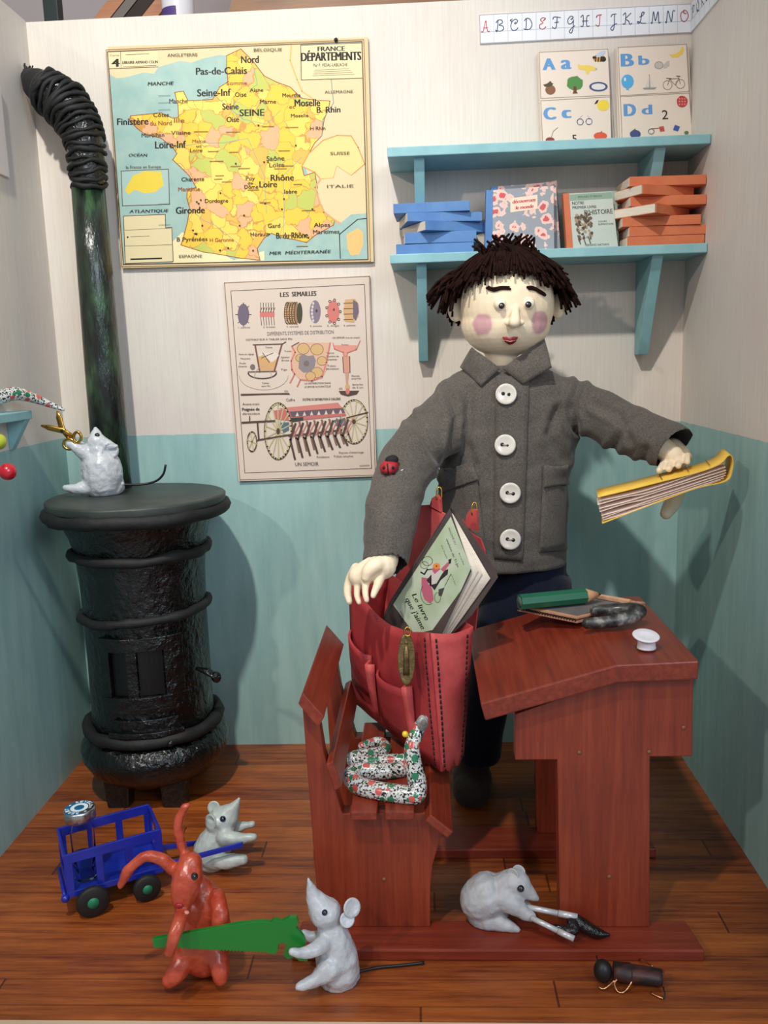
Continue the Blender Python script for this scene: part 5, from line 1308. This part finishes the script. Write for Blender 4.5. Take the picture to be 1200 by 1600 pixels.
for i in range(6):
    t = i/5; d = 0.0035+0.012*t
    g = []
    A_, B_ = bq(706+2*t, 802+2*t, d), bq(735+31*t, 884+20*t, d+0.002*math.sin(i*2)); C_, D_ = bq(672+18*t, 1018-8*t, d), bq(600+30*t, 985-8*t, d)
    for a_ in range(7):
        row = []
        for b_ in range(7):
            u, v = a_/6, b_/6; p = A_*(1-u)*(1-v)+B_*u*(1-v)+C_*u*v+D_*(1-u)*v
            row.append(p+Vector((0,0.0012*math.sin(math.pi*u)*math.sin(math.pi*v)*(1-t), 0)))
        g.append(row)
    MB().sheet(g, 0.0012, M_PAGE).build('page', M_PAGE, b0)
_bo = _bn if _bn.y < 0 else -_bn
pr = Print(lambda u, v: (bq(600+u/6.316, 780+v/6.316), _bo))
def cover_mat():
    t = NT('green_printed_cover'); n_ = t.noise(t.obj(), 16, 2)
    return t.fin(t.ramp(n_, [(0.35, (168, 186, 152)), (0.65, (194, 204, 184))]), 0.5, spec=0.3)
pr.poly([(660,172),(860,680),(760,900),(480,1290),(300,1330),(90,1040)], cover_mat())
KK = ink(40, 36, 36); MG = ink(186, 96, 118)
e1 = math.atan2(-(1200-900), -( -60)) 
def dtext(s_, x, y, wd, h, ang, m=KK, b=0.0, sh=0.0): pr.text(s_, x, y, wd, h, m, math.radians(ang), b, sh)
dtext('IMAGERIE DU', 632, 285, 180, 20, -68); dtext('maison de Ti-Jo', 612, 395, 300, 22, -68, KK, 0.02); dtext('pour les petits', 566, 458, 140, 15, -68); dtext('école', 735, 530, 130, 15, -68); dtext('texte et dessins', 660, 740, 120, 12, -68)
dtext('Le livre', 275, 945, 285, 50, -62, KK, 0.02, 0.2); dtext('que j\'aime', 210, 985, 340, 50, -62, KK, 0.02, 0.2); dtext('***', 150, 1110, 60, 20, -62)
pr.poly([(372,770),(440,780),(480,900),(492,990),(460,1030),(400,990),(370,900)], MG); pr.poly([(440,740),(480,700),(560,690),(540,780),(480,850),(440,840)], ink(206,196,190)); pr.poly([(420,800),(470,740),(450,850),(520,830),(560,760),(600,700),(636,690),(630,740),(560,800),(500,900),(470,860)], ink(52,44,48)); pr.poly([(560,690),(630,620),(650,640),(590,720)], MG); pr.poly([(636,596),(668,586),(660,632),(640,640)], KK)
pr.poly([(470,690),(520,640),(560,690),(500,740)], MG); pr.oval(520, 660, 36, 30, ink(222, 138, 62)); pr.oval(520, 660, 8, 8, KK, 8)
pr.ring(430, 610, 50, 46, 5, KK, 16); pr.ring(400, 650, 40, 34, 4, KK, 14); pr.line([(365,720),(400,740),(430,690)], 14, KK); pr.line([(420,700),(470,690)], 10, KK)
pr.ring(440, 930, 76, 110, 4, KK, 20, R(60), R(220)); pr.poly([(540,890),(600,870),(570,960),(540,950)], ink(74,70,72)); pr.line([(600,860),(660,740)], 5, KK); pr.ring(530, 970, 30, 50, 4, KK, 14)
pr.mb.build('printed_cover', None, b0, fixn=False)

# ------------------------------------------------------------------ clay animals
def eye(par, tree, px, py, r, m):
    p, n_ = hit(tree, px, py)
    if p is None: return
    e = MB(); e.ell(p-n_*r*0.3*S(p), r*S(p), nu=16, nv=12); e.build('eye', m, par)
def settle(mb, z):
    lo = min(v.z for v in mb.v); k = 0
    for i, v in enumerate(mb.v): mb.v[i] = Vector((v.x, v.y, max(v.z, z)))
    return mb
def mouse(name, label, y, pieces, ears, eyes, z0, m=M_CLAY, voxel=0.0028, eye_r=5.0, eye_m=M_EYE_BLUE, group='clay mice'):
    b = MB()
    for pts in pieces: limb(b, [(a, c, y+d, r_) for a, c, d, r_ in pts], 14)
    lo = min(v.z for v in b.v)
    f = fuse(b, voxel, 3, lambda v, n: v+n*(0.0016*mnoise.noise(v*55)+0.0008*mnoise.noise(v*120)))
    settle(f, z0+0.0004); tr_ = bvh(f)
    c = sum(f.v, Vector())/len(f.v)
    o = thing(name, label, 'mouse', (c.x, c.y, z0), group)
    f.build('body', m, o)
    for (px, py, d, r_, dx, dy) in ears:      # cupped ear discs
        p = A(px, py, y+d); s_ = S(p); ax = Vector((dx, -0.75, dy)).normalized(); R_ = r_*s_
        MB().lathe(p, [(0.0001, 0.001), (R_*0.7, 0.0015), (R_*0.96, R_*0.24), (R_, R_*0.12), (R_*0.85, -R_*0.12), (R_*0.4, -R_*0.28), (0.0001, -R_*0.30)], 20, axis=ax).build('ear', m, o)
    for px, py in eyes: eye(o, tr_, px, py, eye_r, eye_m)
    return o
# the mouse at the saw
ym = -0.935
mA = mouse('clay_mouse', 'pearly grey clay mouse holding the handle of the green saw', ym, [
    [(481.5,1372,-.004,2.5),(487,1392,0,9),(497,1412,0,19),(506,1424,0,25),(512,1428,.006,24)],
    [(514,1440,.005,20),(520,1462,.005,26),(526,1492,.005,33),(528,1516,.005,35),(528,1528,.005,30)],
    [(506,1474,-.020,13),(490,1484,-.036,11),(470,1490,-.048,8),(457,1487,-.053,6)],
    [(502,1466,.014,11),(485,1464,.014,9),(474,1458,.010,6)],
    [(515,1512,-.022,20),(495,1530,-.036,12),(478,1538,-.044,9),(466,1542,-.048,6)],
    [(530,1530,.010,32),(545,1530,.014,18)]],
    [(549,1418,.0,15,.55,.35),(542,1437,-.010,12,.3,.5)], [(507.5,1426)], 0.0)
tl = MB(); tl.tube(spl([AZ(556,1519,0.008), AZ(590,1512,0.004), AZ(630,1508,0.004), AZ(663,1504,0.005)], 5), 0.0028, 6); tl.build('tail', M_WIRE, mA)
# the mouse pulling the cart
mB_ = mouse('clay_mouse', 'grey clay mouse between the blue shafts of the cart, nose in the air', -0.585, [
    [(373.5,1248,0,2.5),(367,1260,0,9),(357,1273,0,19),(349,1281,0,25),(343,1284,0,22)],
    [(346,1296,0,20),(338,1312,0,26),(332,1328,0,30),(332,1336,0,28)],
    [(352,1308,-.026,14),(372,1310,-.036,9),(388,1309,-.038,7),(397,1308,-.038,6)],
    [(366,1294,.012,10),(382,1290,.014,7),(394,1288,.014,5)],
    [(330,1340,-.020,18),(350,1346,-.040,12),(368,1344,-.044,10),(380,1343,-.044,8)]],
    [(335,1262,.012,11,-.2,.2),(331,1283,-.020,12,-.5,.0)], [(348,1279.5)], 0.0, M_CLAY_GREEN)
# the mouse with the pincers
mC = mouse('clay_mouse', 'grey clay mouse bending over silver pincers on the front rail of the desk', -0.800, [
    [(752,1405,0,34),(764,1398,0,36),(782,1394,0,30),(798,1384,-.004,25),(808,1380,-.008,22),(820,1390,-.012,15),(832,1399,-.014,9),(838,1404,-.014,5)],
    [(756,1425,0,28),(775,1420,0,22)],
    [(786,1402,-.018,20),(806,1416,-.030,15),(822,1428,-.036,10),(830,1432,-.038,8)],
    [(806,1402,.006,11),(820,1413,.002,8),(827,1418,.0,6)],
    [(764,1436,-.018,17),(784,1443,-.026,12),(800,1449,-.030,8),(808,1453,-.032,6)]],
    [(811,1362,.004,11,-.35,.2),(802,1366,-.014,10,-.5,.1)], [(813.5,1389)], 0.0225, mat('matt_grey_clay', (166, 168, 172), 0.5, (184, 185, 188), 30, bump=0.5, bscale=36, bdist=0.006), eye_r=6, eye_m=M_EYE)
# the mouse on the stove
mD = mouse('clay_mouse', 'pale grey clay mouse sitting on the stove lid and holding gold scissors', -0.215, [
    [(149,669,0,3),(150,678,0,9),(152,692,0,17),(154,700,0,18)],
    [(152,692,-.004,16),(166,695,-.006,11),(176,697,-.008,6),(182,697,-.008,3)],
    [(154,706,0,21),(157,722,0,30),(160,742,0,32),(160,752,0,30)],
    [(140,712,-.012,15),(126,703,-.022,11),(114,696,-.026,8),(109,694,-.026,6)],
    [(140,708,.012,12),(128,698,.012,8),(122,692,.012,5)],
    [(146,758,-.014,16),(122,764,-.030,9),(102,762,-.034,5)],
    [(168,757,.010,26),(178,758,.010,17)]],
    [], [(152,679.5)], LIDZ, eye_r=4.2, eye_m=M_EYE)
ea = MB(); p = A(172, 704, -0.228); s_ = S(p); ea.lathe(p, [(0.0001, 0), (9*s_, 0.001), (13*s_, 0.006), (12*s_, 0.003), (6*s_, -0.004), (0.0001, -0.005)], 18, axis=(0.5,-0.8,-0.1)); ea.build('ear', M_CLAY, mD)
tl = MB(); tl.tube(spl([A(190,757,-0.20), A(220,757,-0.185), A(243,752,-0.18), A(255,741,-0.18), A(259,726,-0.18)], 5), 0.0028, 6); tl.build('tail', M_WIRE, mD)
kn = MB(); ball(kn, 190, 756, -0.212, 4); kn.build('tail_knob', M_CLAY, mD)

# gold scissors held by the mouse on the stove
ys = -0.245
sg = thing('scissors', 'small gold scissors held open in the paws of the mouse on the stove', 'scissors', A(99, 675, ys))
def blade(pts, nm, w0, w1):
    P = [A(x, y, ys+d) for x, y, d in pts]; s_ = S(P[0])
    return MB().tube(P, [w0*s_]+[w1*s_]*(len(P)-2)+[w1*0.8*s_], 8, flat=0.35, flatdir=(0,1,0)).build(nm, M_BRASS, sg)
blade([(89.5, 642, 0), (92, 652, 0), (97, 670, 0), (108, 684, 0)], 'blade', 1.5, 5)
blade([(64, 665, -.003), (76, 668, -.003), (98, 673, -.003), (114, 682, -.003)], 'blade', 1.5, 4.5)
for cx__, cy__, rx, ry in ((108, 694, 9, 8), (121, 683, 6, 8)):
    MB().tube([A(cx__+rx*math.cos(2*math.pi*i/18), cy__+ry*math.sin(2*math.pi*i/18), ys-0.002) for i in range(18)], 2.4*S(A(108,694,ys)), 7, closed=True).build('finger_loop', M_BRASS, sg)
sc_ = MB(); p = A(97.5, 673, ys-0.004); sc_.lathe(p, [(0.004, 0), (0.004, 0.003), (0.0001, 0.004)], 12, axis=(0,-1,0)); sc_.build('pivot_screw', M_STOVE_MATT, sg)

# rabbit
yr = -0.925
rb_ = MB()
for pts in ([(297,1350,-.01,20),(293,1368,-.02,25),(289,1390,-.03,22),(285,1408,-.036,17),(283,1418,-.038,12)],
            [(312,1384,.01,18),(322,1410,.01,28),(326,1440,.01,34),(324,1470,.01,36),(318,1490,.008,34)],
            [(300,1420,0,22),(300,1450,0,26),(302,1480,0,28)],
            [(286,1422,-.030,12),(280,1440,-.072,11),(271,1468,-.090,10.5),(266,1486,-.093,9)],
            [(338,1400,.0,13),(344,1425,-.022,14),(343,1445,-.030,12),(340,1455,-.032,9)],
            [(290,1492,-.01,18),(282,1510,-.022,17),(272,1524,-.030,16),(266,1530,-.032,13)],
            [(338,1488,-.01,18),(342,1506,-.020,16),(344,1520,-.026,15),(344,1526,-.028,13)]):
    limb(rb_, [(a, b, yr+d, r_) for a, b, d, r_ in pts], 14)
limb(rb_, [(296,1350,yr,9),(285,1325,yr,8),(279,1298,yr+.002,7.5),(281,1276,yr+.004,7.5),(289,1262,yr+.004,7),(294,1258,yr+.004,4)], 10)
limb(rb_, [(272,1358,yr-.01,10),(252,1342,yr-.018,10),(230,1338,yr-.026,8),(212,1348,yr-.03,8),(198,1364,yr-.034,8.5),(188,1384,yr-.036,6)], 10)
rf = fuse(rb_, 0.0028, 3, lambda v, n: v+n*(0.0018*mnoise.noise(v*50)+0.0008*mnoise.noise(v*110))); settle(rf, 0.0004); rt_ = bvh(rf)
rb = thing('clay_rabbit', 'orange clay rabbit with long ears sitting behind the green saw', 'rabbit', (0.55, yr, 0))
rf.build('body', M_RABBIT, rb)
eye(rb, rt_, 304, 1369, 6, M_EYE); eye(rb, rt_, 263, 1392, 5, M_EYE_BLUE)
def spot(par, tree, px, py, rx, ry, m, nm, dz=0.3):
    p, n_ = hit(tree, px, py); s_ = S(p); e = MB(); e.ell(p, (rx*s_, 4*s_, ry*s_), nu=14, nv=10); e.build(nm, m, par)
spot(rb, rt_, 280, 1415, 7, 5, mat('dark_red_nose', (150, 26, 34), 0.3), 'nose')
spot(rb, rt_, 291, 1426, 5, 3, mat('pale_pink_clay', (214, 140, 124), 0.4), 'teeth')

# green toy saw
yw = -0.982
swp = [(238,1468),(299,1457),(340,1450),(372,1444),(410,1440),(422,1442),(428,1437),(440,1440),(452,1434),(463,1434),(466,1442),(462,1450),(468,1456),(474,1464),(478,1474),(472,1480),(476,1490),(482,1496),(480,1503),(468,1502),(460,1496),(450,1499),(443,1494),(445,1484),(448,1478),(442,1473),(435,1476),(434,1486),(430,1491),(420,1490)]
n_t = 26
for i in range(n_t):
    x = 418-i*(418-280)/n_t; yv = 1489.5-(418-x)*0.045; swp += [(x, yv), (x-2.6, yv-2.6)]
swp += [(240, 1481)]
def sw(px, py): return A(px, py, yw-0.012+(px-240)*0.00012)
sv_ = [sw(*q) for q in swp]
so = MB().prism(sv_, (0, 0.008, 0)).build('toy_saw', M_GREEN, None, 0.0006)
tag(so, 'green toy saw stretched between the rabbit and the grey mouse', 'saw')

# blue cart
U = Vector((0.877, 0.479, 0)); V = Vector((-0.479, 0.877, 0)); ZZ = Vector((0,0,1)); O = Vector((0.243, -0.764, 0))
ct = thing('toy_cart', 'blue slatted toy cart with black wheels standing in front of the stove', 'cart', O+U*0.09+V*0.055)
def C(u, v, z): return O+U*u+V*v+ZZ*z
CL, CWd, CZ0, CZ1 = 0.182, 0.112, 0.046, 0.132
def bar(mb, a, b, h, t, side):
    d = (b-a); mb.obox((a+b)/2, d/2, side*(t/2), (d.normalized().cross(side))*(h/2))
def cart_side(v, nm):
    s_ = MB(); bar(s_, C(0,v,CZ1-0.008), C(CL,v,CZ1-0.004), 0.020, 0.005, V); bar(s_, C(0,v,CZ0+0.004), C(CL,v,CZ0+0.004), 0.012, 0.005, V)
    for u in (0.006, 0.062, 0.118, CL-0.006): bar(s_, C(u,v,CZ0), C(u,v,CZ1-0.006), 0.014, 0.0045, V)
    s_.build(nm, M_CARTBLUE, ct, 0.001)
cart_side(0, 'side_rail'); cart_side(CWd, 'side_rail')
for u in (0, CL):
    s_ = MB(); bar(s_, C(u,0,CZ1-0.008), C(u,CWd,CZ1-0.008), 0.020, 0.005, U); bar(s_, C(u,0,CZ0+0.006), C(u,CWd,CZ0+0.006), 0.012, 0.004, U)
    for v in (0.004, CWd-0.004): bar(s_, C(u,v,CZ0), C(u,v,CZ1), 0.012, 0.004, U)
    if u: bar(s_, C(u,CWd/2,CZ0), C(u,CWd/2,CZ1-0.01), 0.012, 0.004, U)
    s_.build('end_rail', M_CARTBLUE, ct, 0.001)
MB().obox(C(CL/2, CWd/2, CZ0), U*CL/2, V*CWd/2, ZZ*0.002).build('floor_plate', M_CARTBLUE, ct)
jb = MB(); jb.ell(C(-0.006, -0.002, 0.046), 0.008); jb.tube([C(-0.006,0,0.046), C(-0.006,CWd,0.046)], 0.004, 8); jb.build('end_bar', M_CARTBLUE, ct)
for (px, py, wr, k_) in ((143,1395,0.0310,0), (228,1380,0.0270,1)):
    for v in (-0.014, CWd+0.012):
        w0 = [0.042, 0.145][k_]; c_ = C(w0, v, wr+0.0003)
        wo = MB().lathe(c_-V*0.007, [(wr*0.25, 0), (wr*0.9, 0), (wr, 0.003), (wr, 0.011), (wr*0.9, 0.014), (wr*0.25, 0.014)], 36, axis=V).build('wheel', M_RUBBER, ct)
        MB().lathe(c_-V*0.0085, [(0.0001, -0.001), (wr*0.34, 0), (wr*0.36, 0.002), (wr*0.36, 0.015), (wr*0.3, 0.017), (0.0001, 0.018)], 20, axis=V).build('hub', M_HUB, wo)
    ax_ = MB(); ax_.tube([C(w0,-0.012,wr), C(w0,CWd+0.012,wr)], 0.0035, 8); ax_.obox(C(w0, CWd/2, (wr+CZ0)/2), U*0.006, V*CWd*0.45, ZZ*((CZ0-wr)/2+0.001)); ax_.build('axle', M_STOVE_MATT, ct)
for pa_, pb_ in (((262,1338,-0.600), (310,1317,-0.545)), ((296,1346,-0.655), (379.5,1319,-0.640))):
    sh_ = MB(); a_ = C(CL, CWd-0.02 if pa_[0] < 280 else 0.02, 0.045); b_ = A(*pb_); sh_.obox((a_+b_)/2, (b_-a_)/2, Vector((0,0.003,0)), ZZ*0.0052); sh_.build('shaft', M_CARTBLUE, ct, 0.001)
# glass vial riding in the cart
vc = C(0.040, 0.052, CZ0+0.0025); cap = A(127, 1262, vc.y); vr = 0.0225
vl = thing('glass_vial', 'small clear glass vial with a silver and blue cap standing in the blue cart', 'vial', vc)
ht = cap.z-vc.z
MB().lathe(vc, [(0.0001, 0), (vr*0.9, 0), (vr, 0.003), (vr, ht*0.70), (vr*0.76, ht*0.78), (vr*0.74, ht*0.86), (vr*0.68, ht*0.86), (vr*0.70, ht*0.78), (vr*0.93, ht*0.68), (vr*0.9, 0.005), (0.0001, 0.004)], 36).build('glass_body', M_GLASS, vl)
cr_ = 24*S(cap); zc_ = vc+ZZ*(ht-0.024); tilt = Vector((-0.03, 0.0, 1)).normalized()
cpo = MB().lathe(zc_, [(cr_*0.9, 0), (cr_*0.97, 0.002), (cr_, 0.020), (cr_*0.97, 0.023), (cr_*0.9, 0.024), (0.0001, 0.024)], 40, axis=tilt).build('metal_cap', M_ALU, vl)
TL_ = ink(24, 92, 132); WT = ink(208, 224, 230); cp_ = MB(); ctop = zc_+tilt*0.0243
def cring(r0, r1, z, m, n=40, a0=0, a1=6.2832):
    vs = []
    for i in range(n+1):
        a = a0+(a1-a0)*i/n
        for r_ in (r0, r1): vs.append(ctop+Vector((r_*math.cos(a), r_*math.sin(a), z)))
    cp_.add(vs, [(2*i, 2*i+1, 2*i+3, 2*i+2) for i in range(n)], m)
cring(0, cr_*0.94, 0, TL_); cring(cr_*0.32, cr_*0.56, 0.0003, WT)
tvs = 'RELEVER • TIRER • '
for i, ch in enumerate(tvs):
    if ch == ' ': continue
    vs, fs = text_mesh(ch, 0.03); a = 2*math.pi*i/len(tvs); uu = Vector((-math.sin(a), math.cos(a), 0)); vv = Vector((-math.cos(a), -math.sin(a), 0))
    cp_.add([ctop+ZZ*0.0004-vv*cr_*0.64+(-uu)*(x-0.5)*cr_*0.20-vv*y*cr_*0.26 for x, y in vs], fs, WT)
cp_.build('cap_print', None, cpo, fixn=False)

# pincers lying before the mouse
pn = thing('pincers', 'black jawed pincers with two silver handles lying on the front rail of the desk', 'pincers', A(880, 1445, -0.83))
def stick(a, b, ya, yb, r_, nm, m):
    P = [A(a[0], a[1], ya), A(b[0], b[1], yb)]; s_ = S(P[0]); d = P[1]-P[0]
    o = MB(); o.tube([P[0], P[0]+d*0.62], r_*s_, 10); o.tube([P[0]+d*0.63, P[1]], r_*1.15*s_, 10); return o.build(nm, m, pn)
M_ROD = mat('silvery_white_rod', (206, 206, 208), 0.3, metal=0.3)
stick((822,1417), (902,1433), -0.826, -0.842, 4.5, 'handle', M_ROD); stick((830,1434), (897,1467), -0.848, -0.880, 4.2, 'handle', M_ROD)
jw = MB(); limb(jw, [(902,1438,-.842,9),(912,1446,-.845,10.5),(926,1455,-.85,10),(938,1459,-.852,8),(951,1461,-.855,3)], 10); limb(jw, [(866,1448,-.852,4),(880,1452,-.857,7),(894,1456,-.860,8),(898,1450,-.855,8),(892,1440,-.846,7)], 10)
settle(jw, 0.0228); fuse(jw, 0.002, 2).build('jaws', M_STOVE, pn)

# beetle
yb = -0.945
bg_ = thing('toy_beetle', 'dark brown toy beetle with copper wire legs on the floor at the right front', 'beetle', (1.31, yb, 0))
z_ = 0.019
ha = AZ(942, 1517, 0.022); ba = AZ(958, 1517, 0.020); bb_ = AZ(1034, 1528, 0.016)
MB().ell(ha, (0.0155, 0.0165, 0.0195)).build('head', mat('black_bead', (20, 20, 22), 0.45), bg_)
ax_ = (bb_-ba)
bm_ = MB(); bm_.tube(spl([ba, ba+ax_*0.33, ba+ax_*0.40, ba+ax_*0.7, bb_], 3), lerps([0.0165, 0.0185, 0.0165, 0.0165, 0.0150], 3), 18, flat=0.85); lo = 0
def beetle_mat():
    t = NT('dark_red_black_shell'); n1 = t.noise(t.mapping(t.obj(), (1, 3, 3)), 24, 3)
    t.bump(n1, 0.3, 0.003); return t.fin(t.ramp(n1, [(0.40, (26, 22, 22)), (0.58, (74, 34, 32)), (0.7, (88, 44, 40))]), 0.5)
settle(bm_, 0.0006).build('shell', beetle_mat(), bg_)
M_COPPER = mat('copper_wire', (214, 160, 116), 0.3, metal=1)
for pts in ([(960,1532,.016),(950,1541,.006),(942,1545,.003),(935,1542,.003)], [(964,1530,.018),(960,1537,.012),(964,1548,.003),(972,1551,.003),(980,1545,.006),(986,1536,.014),(987,1530,.018)], [(1000,1499,.006),(1010,1504,.010),(1020,1510,.016)], [(1017,1551,.003),(1026,1556,.003),(1036,1560,.003)], [(1033,1524,.022),(1037,1520,.022),(1036,1516,.018)]):
    lg = MB(); lg.tube(spl([AZ(*q) for q in pts], 4), 0.0017, 6); lg.build('leg', M_COPPER, bg_)
an = MB(); an.tube([AZ(934,1505,.03), AZ(932,1493,.036)], 0.0015, 5); an.tube([AZ(1036,1542,.012), AZ(1039,1552,.006), AZ(1037,1560,.003)], 0.0013, 5); an.build('feeler', M_WIRE, bg_)

# ------------------------------------------------------------------ snakes
def snake(name, label, pts, rads, z0):
    P = spl(pts, 8); rr = lerps(rads, 8); b = MB(); b.tube(P, rr, 16); b.ell(P[0], rr[0], nu=14, nv=10); b.ell(P[-1], rr[-1], nu=14, nv=10)
    return b
zs_ = 0.2682+0.0125
sp_pts = [A(661,1125,-0.765), A(653,1141,-0.77), A(644,1166,-0.785), A(646,1196,-0.795), A(652,1224,-0.800), AZ(649,1242,zs_), AZ(625,1241,zs_), AZ(590,1236,zs_), AZ(561,1228,zs_), AZ(549,1214,zs_+.004), AZ(560,1204,zs_+.004), AZ(590,1206,zs_+.001), AZ(622,1203,zs_), AZ(640,1198,zs_), AZ(634,1190,zs_), AZ(600,1190,zs_), AZ(566,1192,zs_), AZ(551,1186,zs_+.006), AZ(566,1180,zs_+.004), AZ(594,1176,zs_), AZ(602,1166,zs_-.002), AZ(590,1159,zs_-.003), AZ(566,1166,zs_-.004)]
sp_r = [0.0085, 0.0105, 0.0125, 0.014, 0.0155, 0.0150, 0.0150, 0.0150, 0.0150, 0.0145, 0.0140, 0.0140, 0.0135, 0.013, 0.013, 0.0125, 0.012, 0.012, 0.0115, 0.011, 0.010, 0.009, 0.008]
sn = thing('clay_snake', 'spotted green, red and white clay snake coiled on the bench seat, head raised', 'snake', (0.87, -0.72, 0.2682), 'spotted clay snakes')
sb = snake('', '', sp_pts, [q*1.14 for q in sp_r], 0); settle(sb, 0.2686); sb.build('body', M_SNAKE, sn)
hm = MB(); h0 = A(660, 1130, -0.777); s_ = S(h0); hm.ell(h0, (9*s_, 9*s_, 13*s_)); hm.build('head', mat('white_grey_snake_head', (196, 198, 196), 0.3, (110, 112, 112), 70, coat=0.5), sn)
mt = MB(); mt.ell(h0+Vector((0.002,-0.0085,0.004)), (4.5*s_, 2.5*s_, 6*s_)); mt.build('mouth', ink(120, 108, 106), sn)
ye = MB(); ye.ell(A(633, 1147, -0.785), 5*s_); ye.tube([A(633,1147,-0.785), A(644,1156,-0.785)], 1.2*s_, 6); ye.build('eye', mat('yellow_bead', (232, 196, 30), 0.25, coat=0.5), sn)

# coat rack shelf on the left wall with coloured pegs
LS0, LS1 = 0.936, 0.955
ls = thing('peg_shelf', 'pale blue shelf with coloured ball pegs along the left wall', 'shelf', (0.02, -0.55, 0.80))
ex_ = A(45, 640, -0.30).x
MB().box(0.0005, ex_, -0.90, -0.285, LS0, LS1).build('shelf_board', M_BLUE, ls, 0.0015)
MB().prism([(0.0005, -0.315, LS0), (ex_-0.002, -0.315, LS0), (0.006, -0.315, 0.868), (0.0005, -0.315, 0.868)], (0, 0.022, 0)).build('bracket', M_BLUE, ls, 0.001)
for (px, py, y, m, r_) in ((12, 737, -0.50, mat('red_ball', (190, 24, 42), 0.25, coat=0.6), 13.5), (-3, 690, -0.46, mat('yellow_green_ball', (176, 188, 54), 0.25, coat=0.6), 13)):
    p = A(px, py, y); s_ = S(p); pg_ = MB(); pg_.tube([(0.0005, p.y, p.z-0.004), p], 0.006, 10)
    po_ = pg_.build('peg', M_BLUE, ls); MB().ell(p, r_*s_, nu=24, nv=16).build('peg_ball', m, po_)
MB().box(0.0005, 0.010, -0.90, -0.44, 0.815, 0.860).build('peg_rail', M_BLUE, ls)
s2 = thing('clay_snake', 'spotted clay snake lying along the shelf on the left wall', 'snake', (0.03, -0.40, LS1), 'spotted clay snakes')
pts = [A(-60,632,-0.44), A(-30,626,-0.40), A(0,620,-0.36), A(24,615,-0.33), A(50,621,-0.30), A(76,631,-0.28), A(101,641,-0.27)]
for i in range(3): pts[i].z = max(pts[i].z, LS1+0.013)
s2b = MB(); s2b.tube(spl(pts, 6), lerps([0.014, 0.015, 0.016, 0.0155, 0.012, 0.008, 0.003], 6), 14); s2b.build('body', M_SNAKE, s2)
p = AX(4, 272, 0.0005)
pf = MB().box(0.0005, 0.008, p.y-0.30, AX(10, 277, 0).y, AX(10, 278, 0).z, AX(10, 278, 0).z+0.20).build('wall_picture', mat('white_painted_frame', (222, 212, 208), 0.5), None, 0.001)
tag(pf, 'white frame on the left wall at the picture edge, only its corner showing', 'frame')
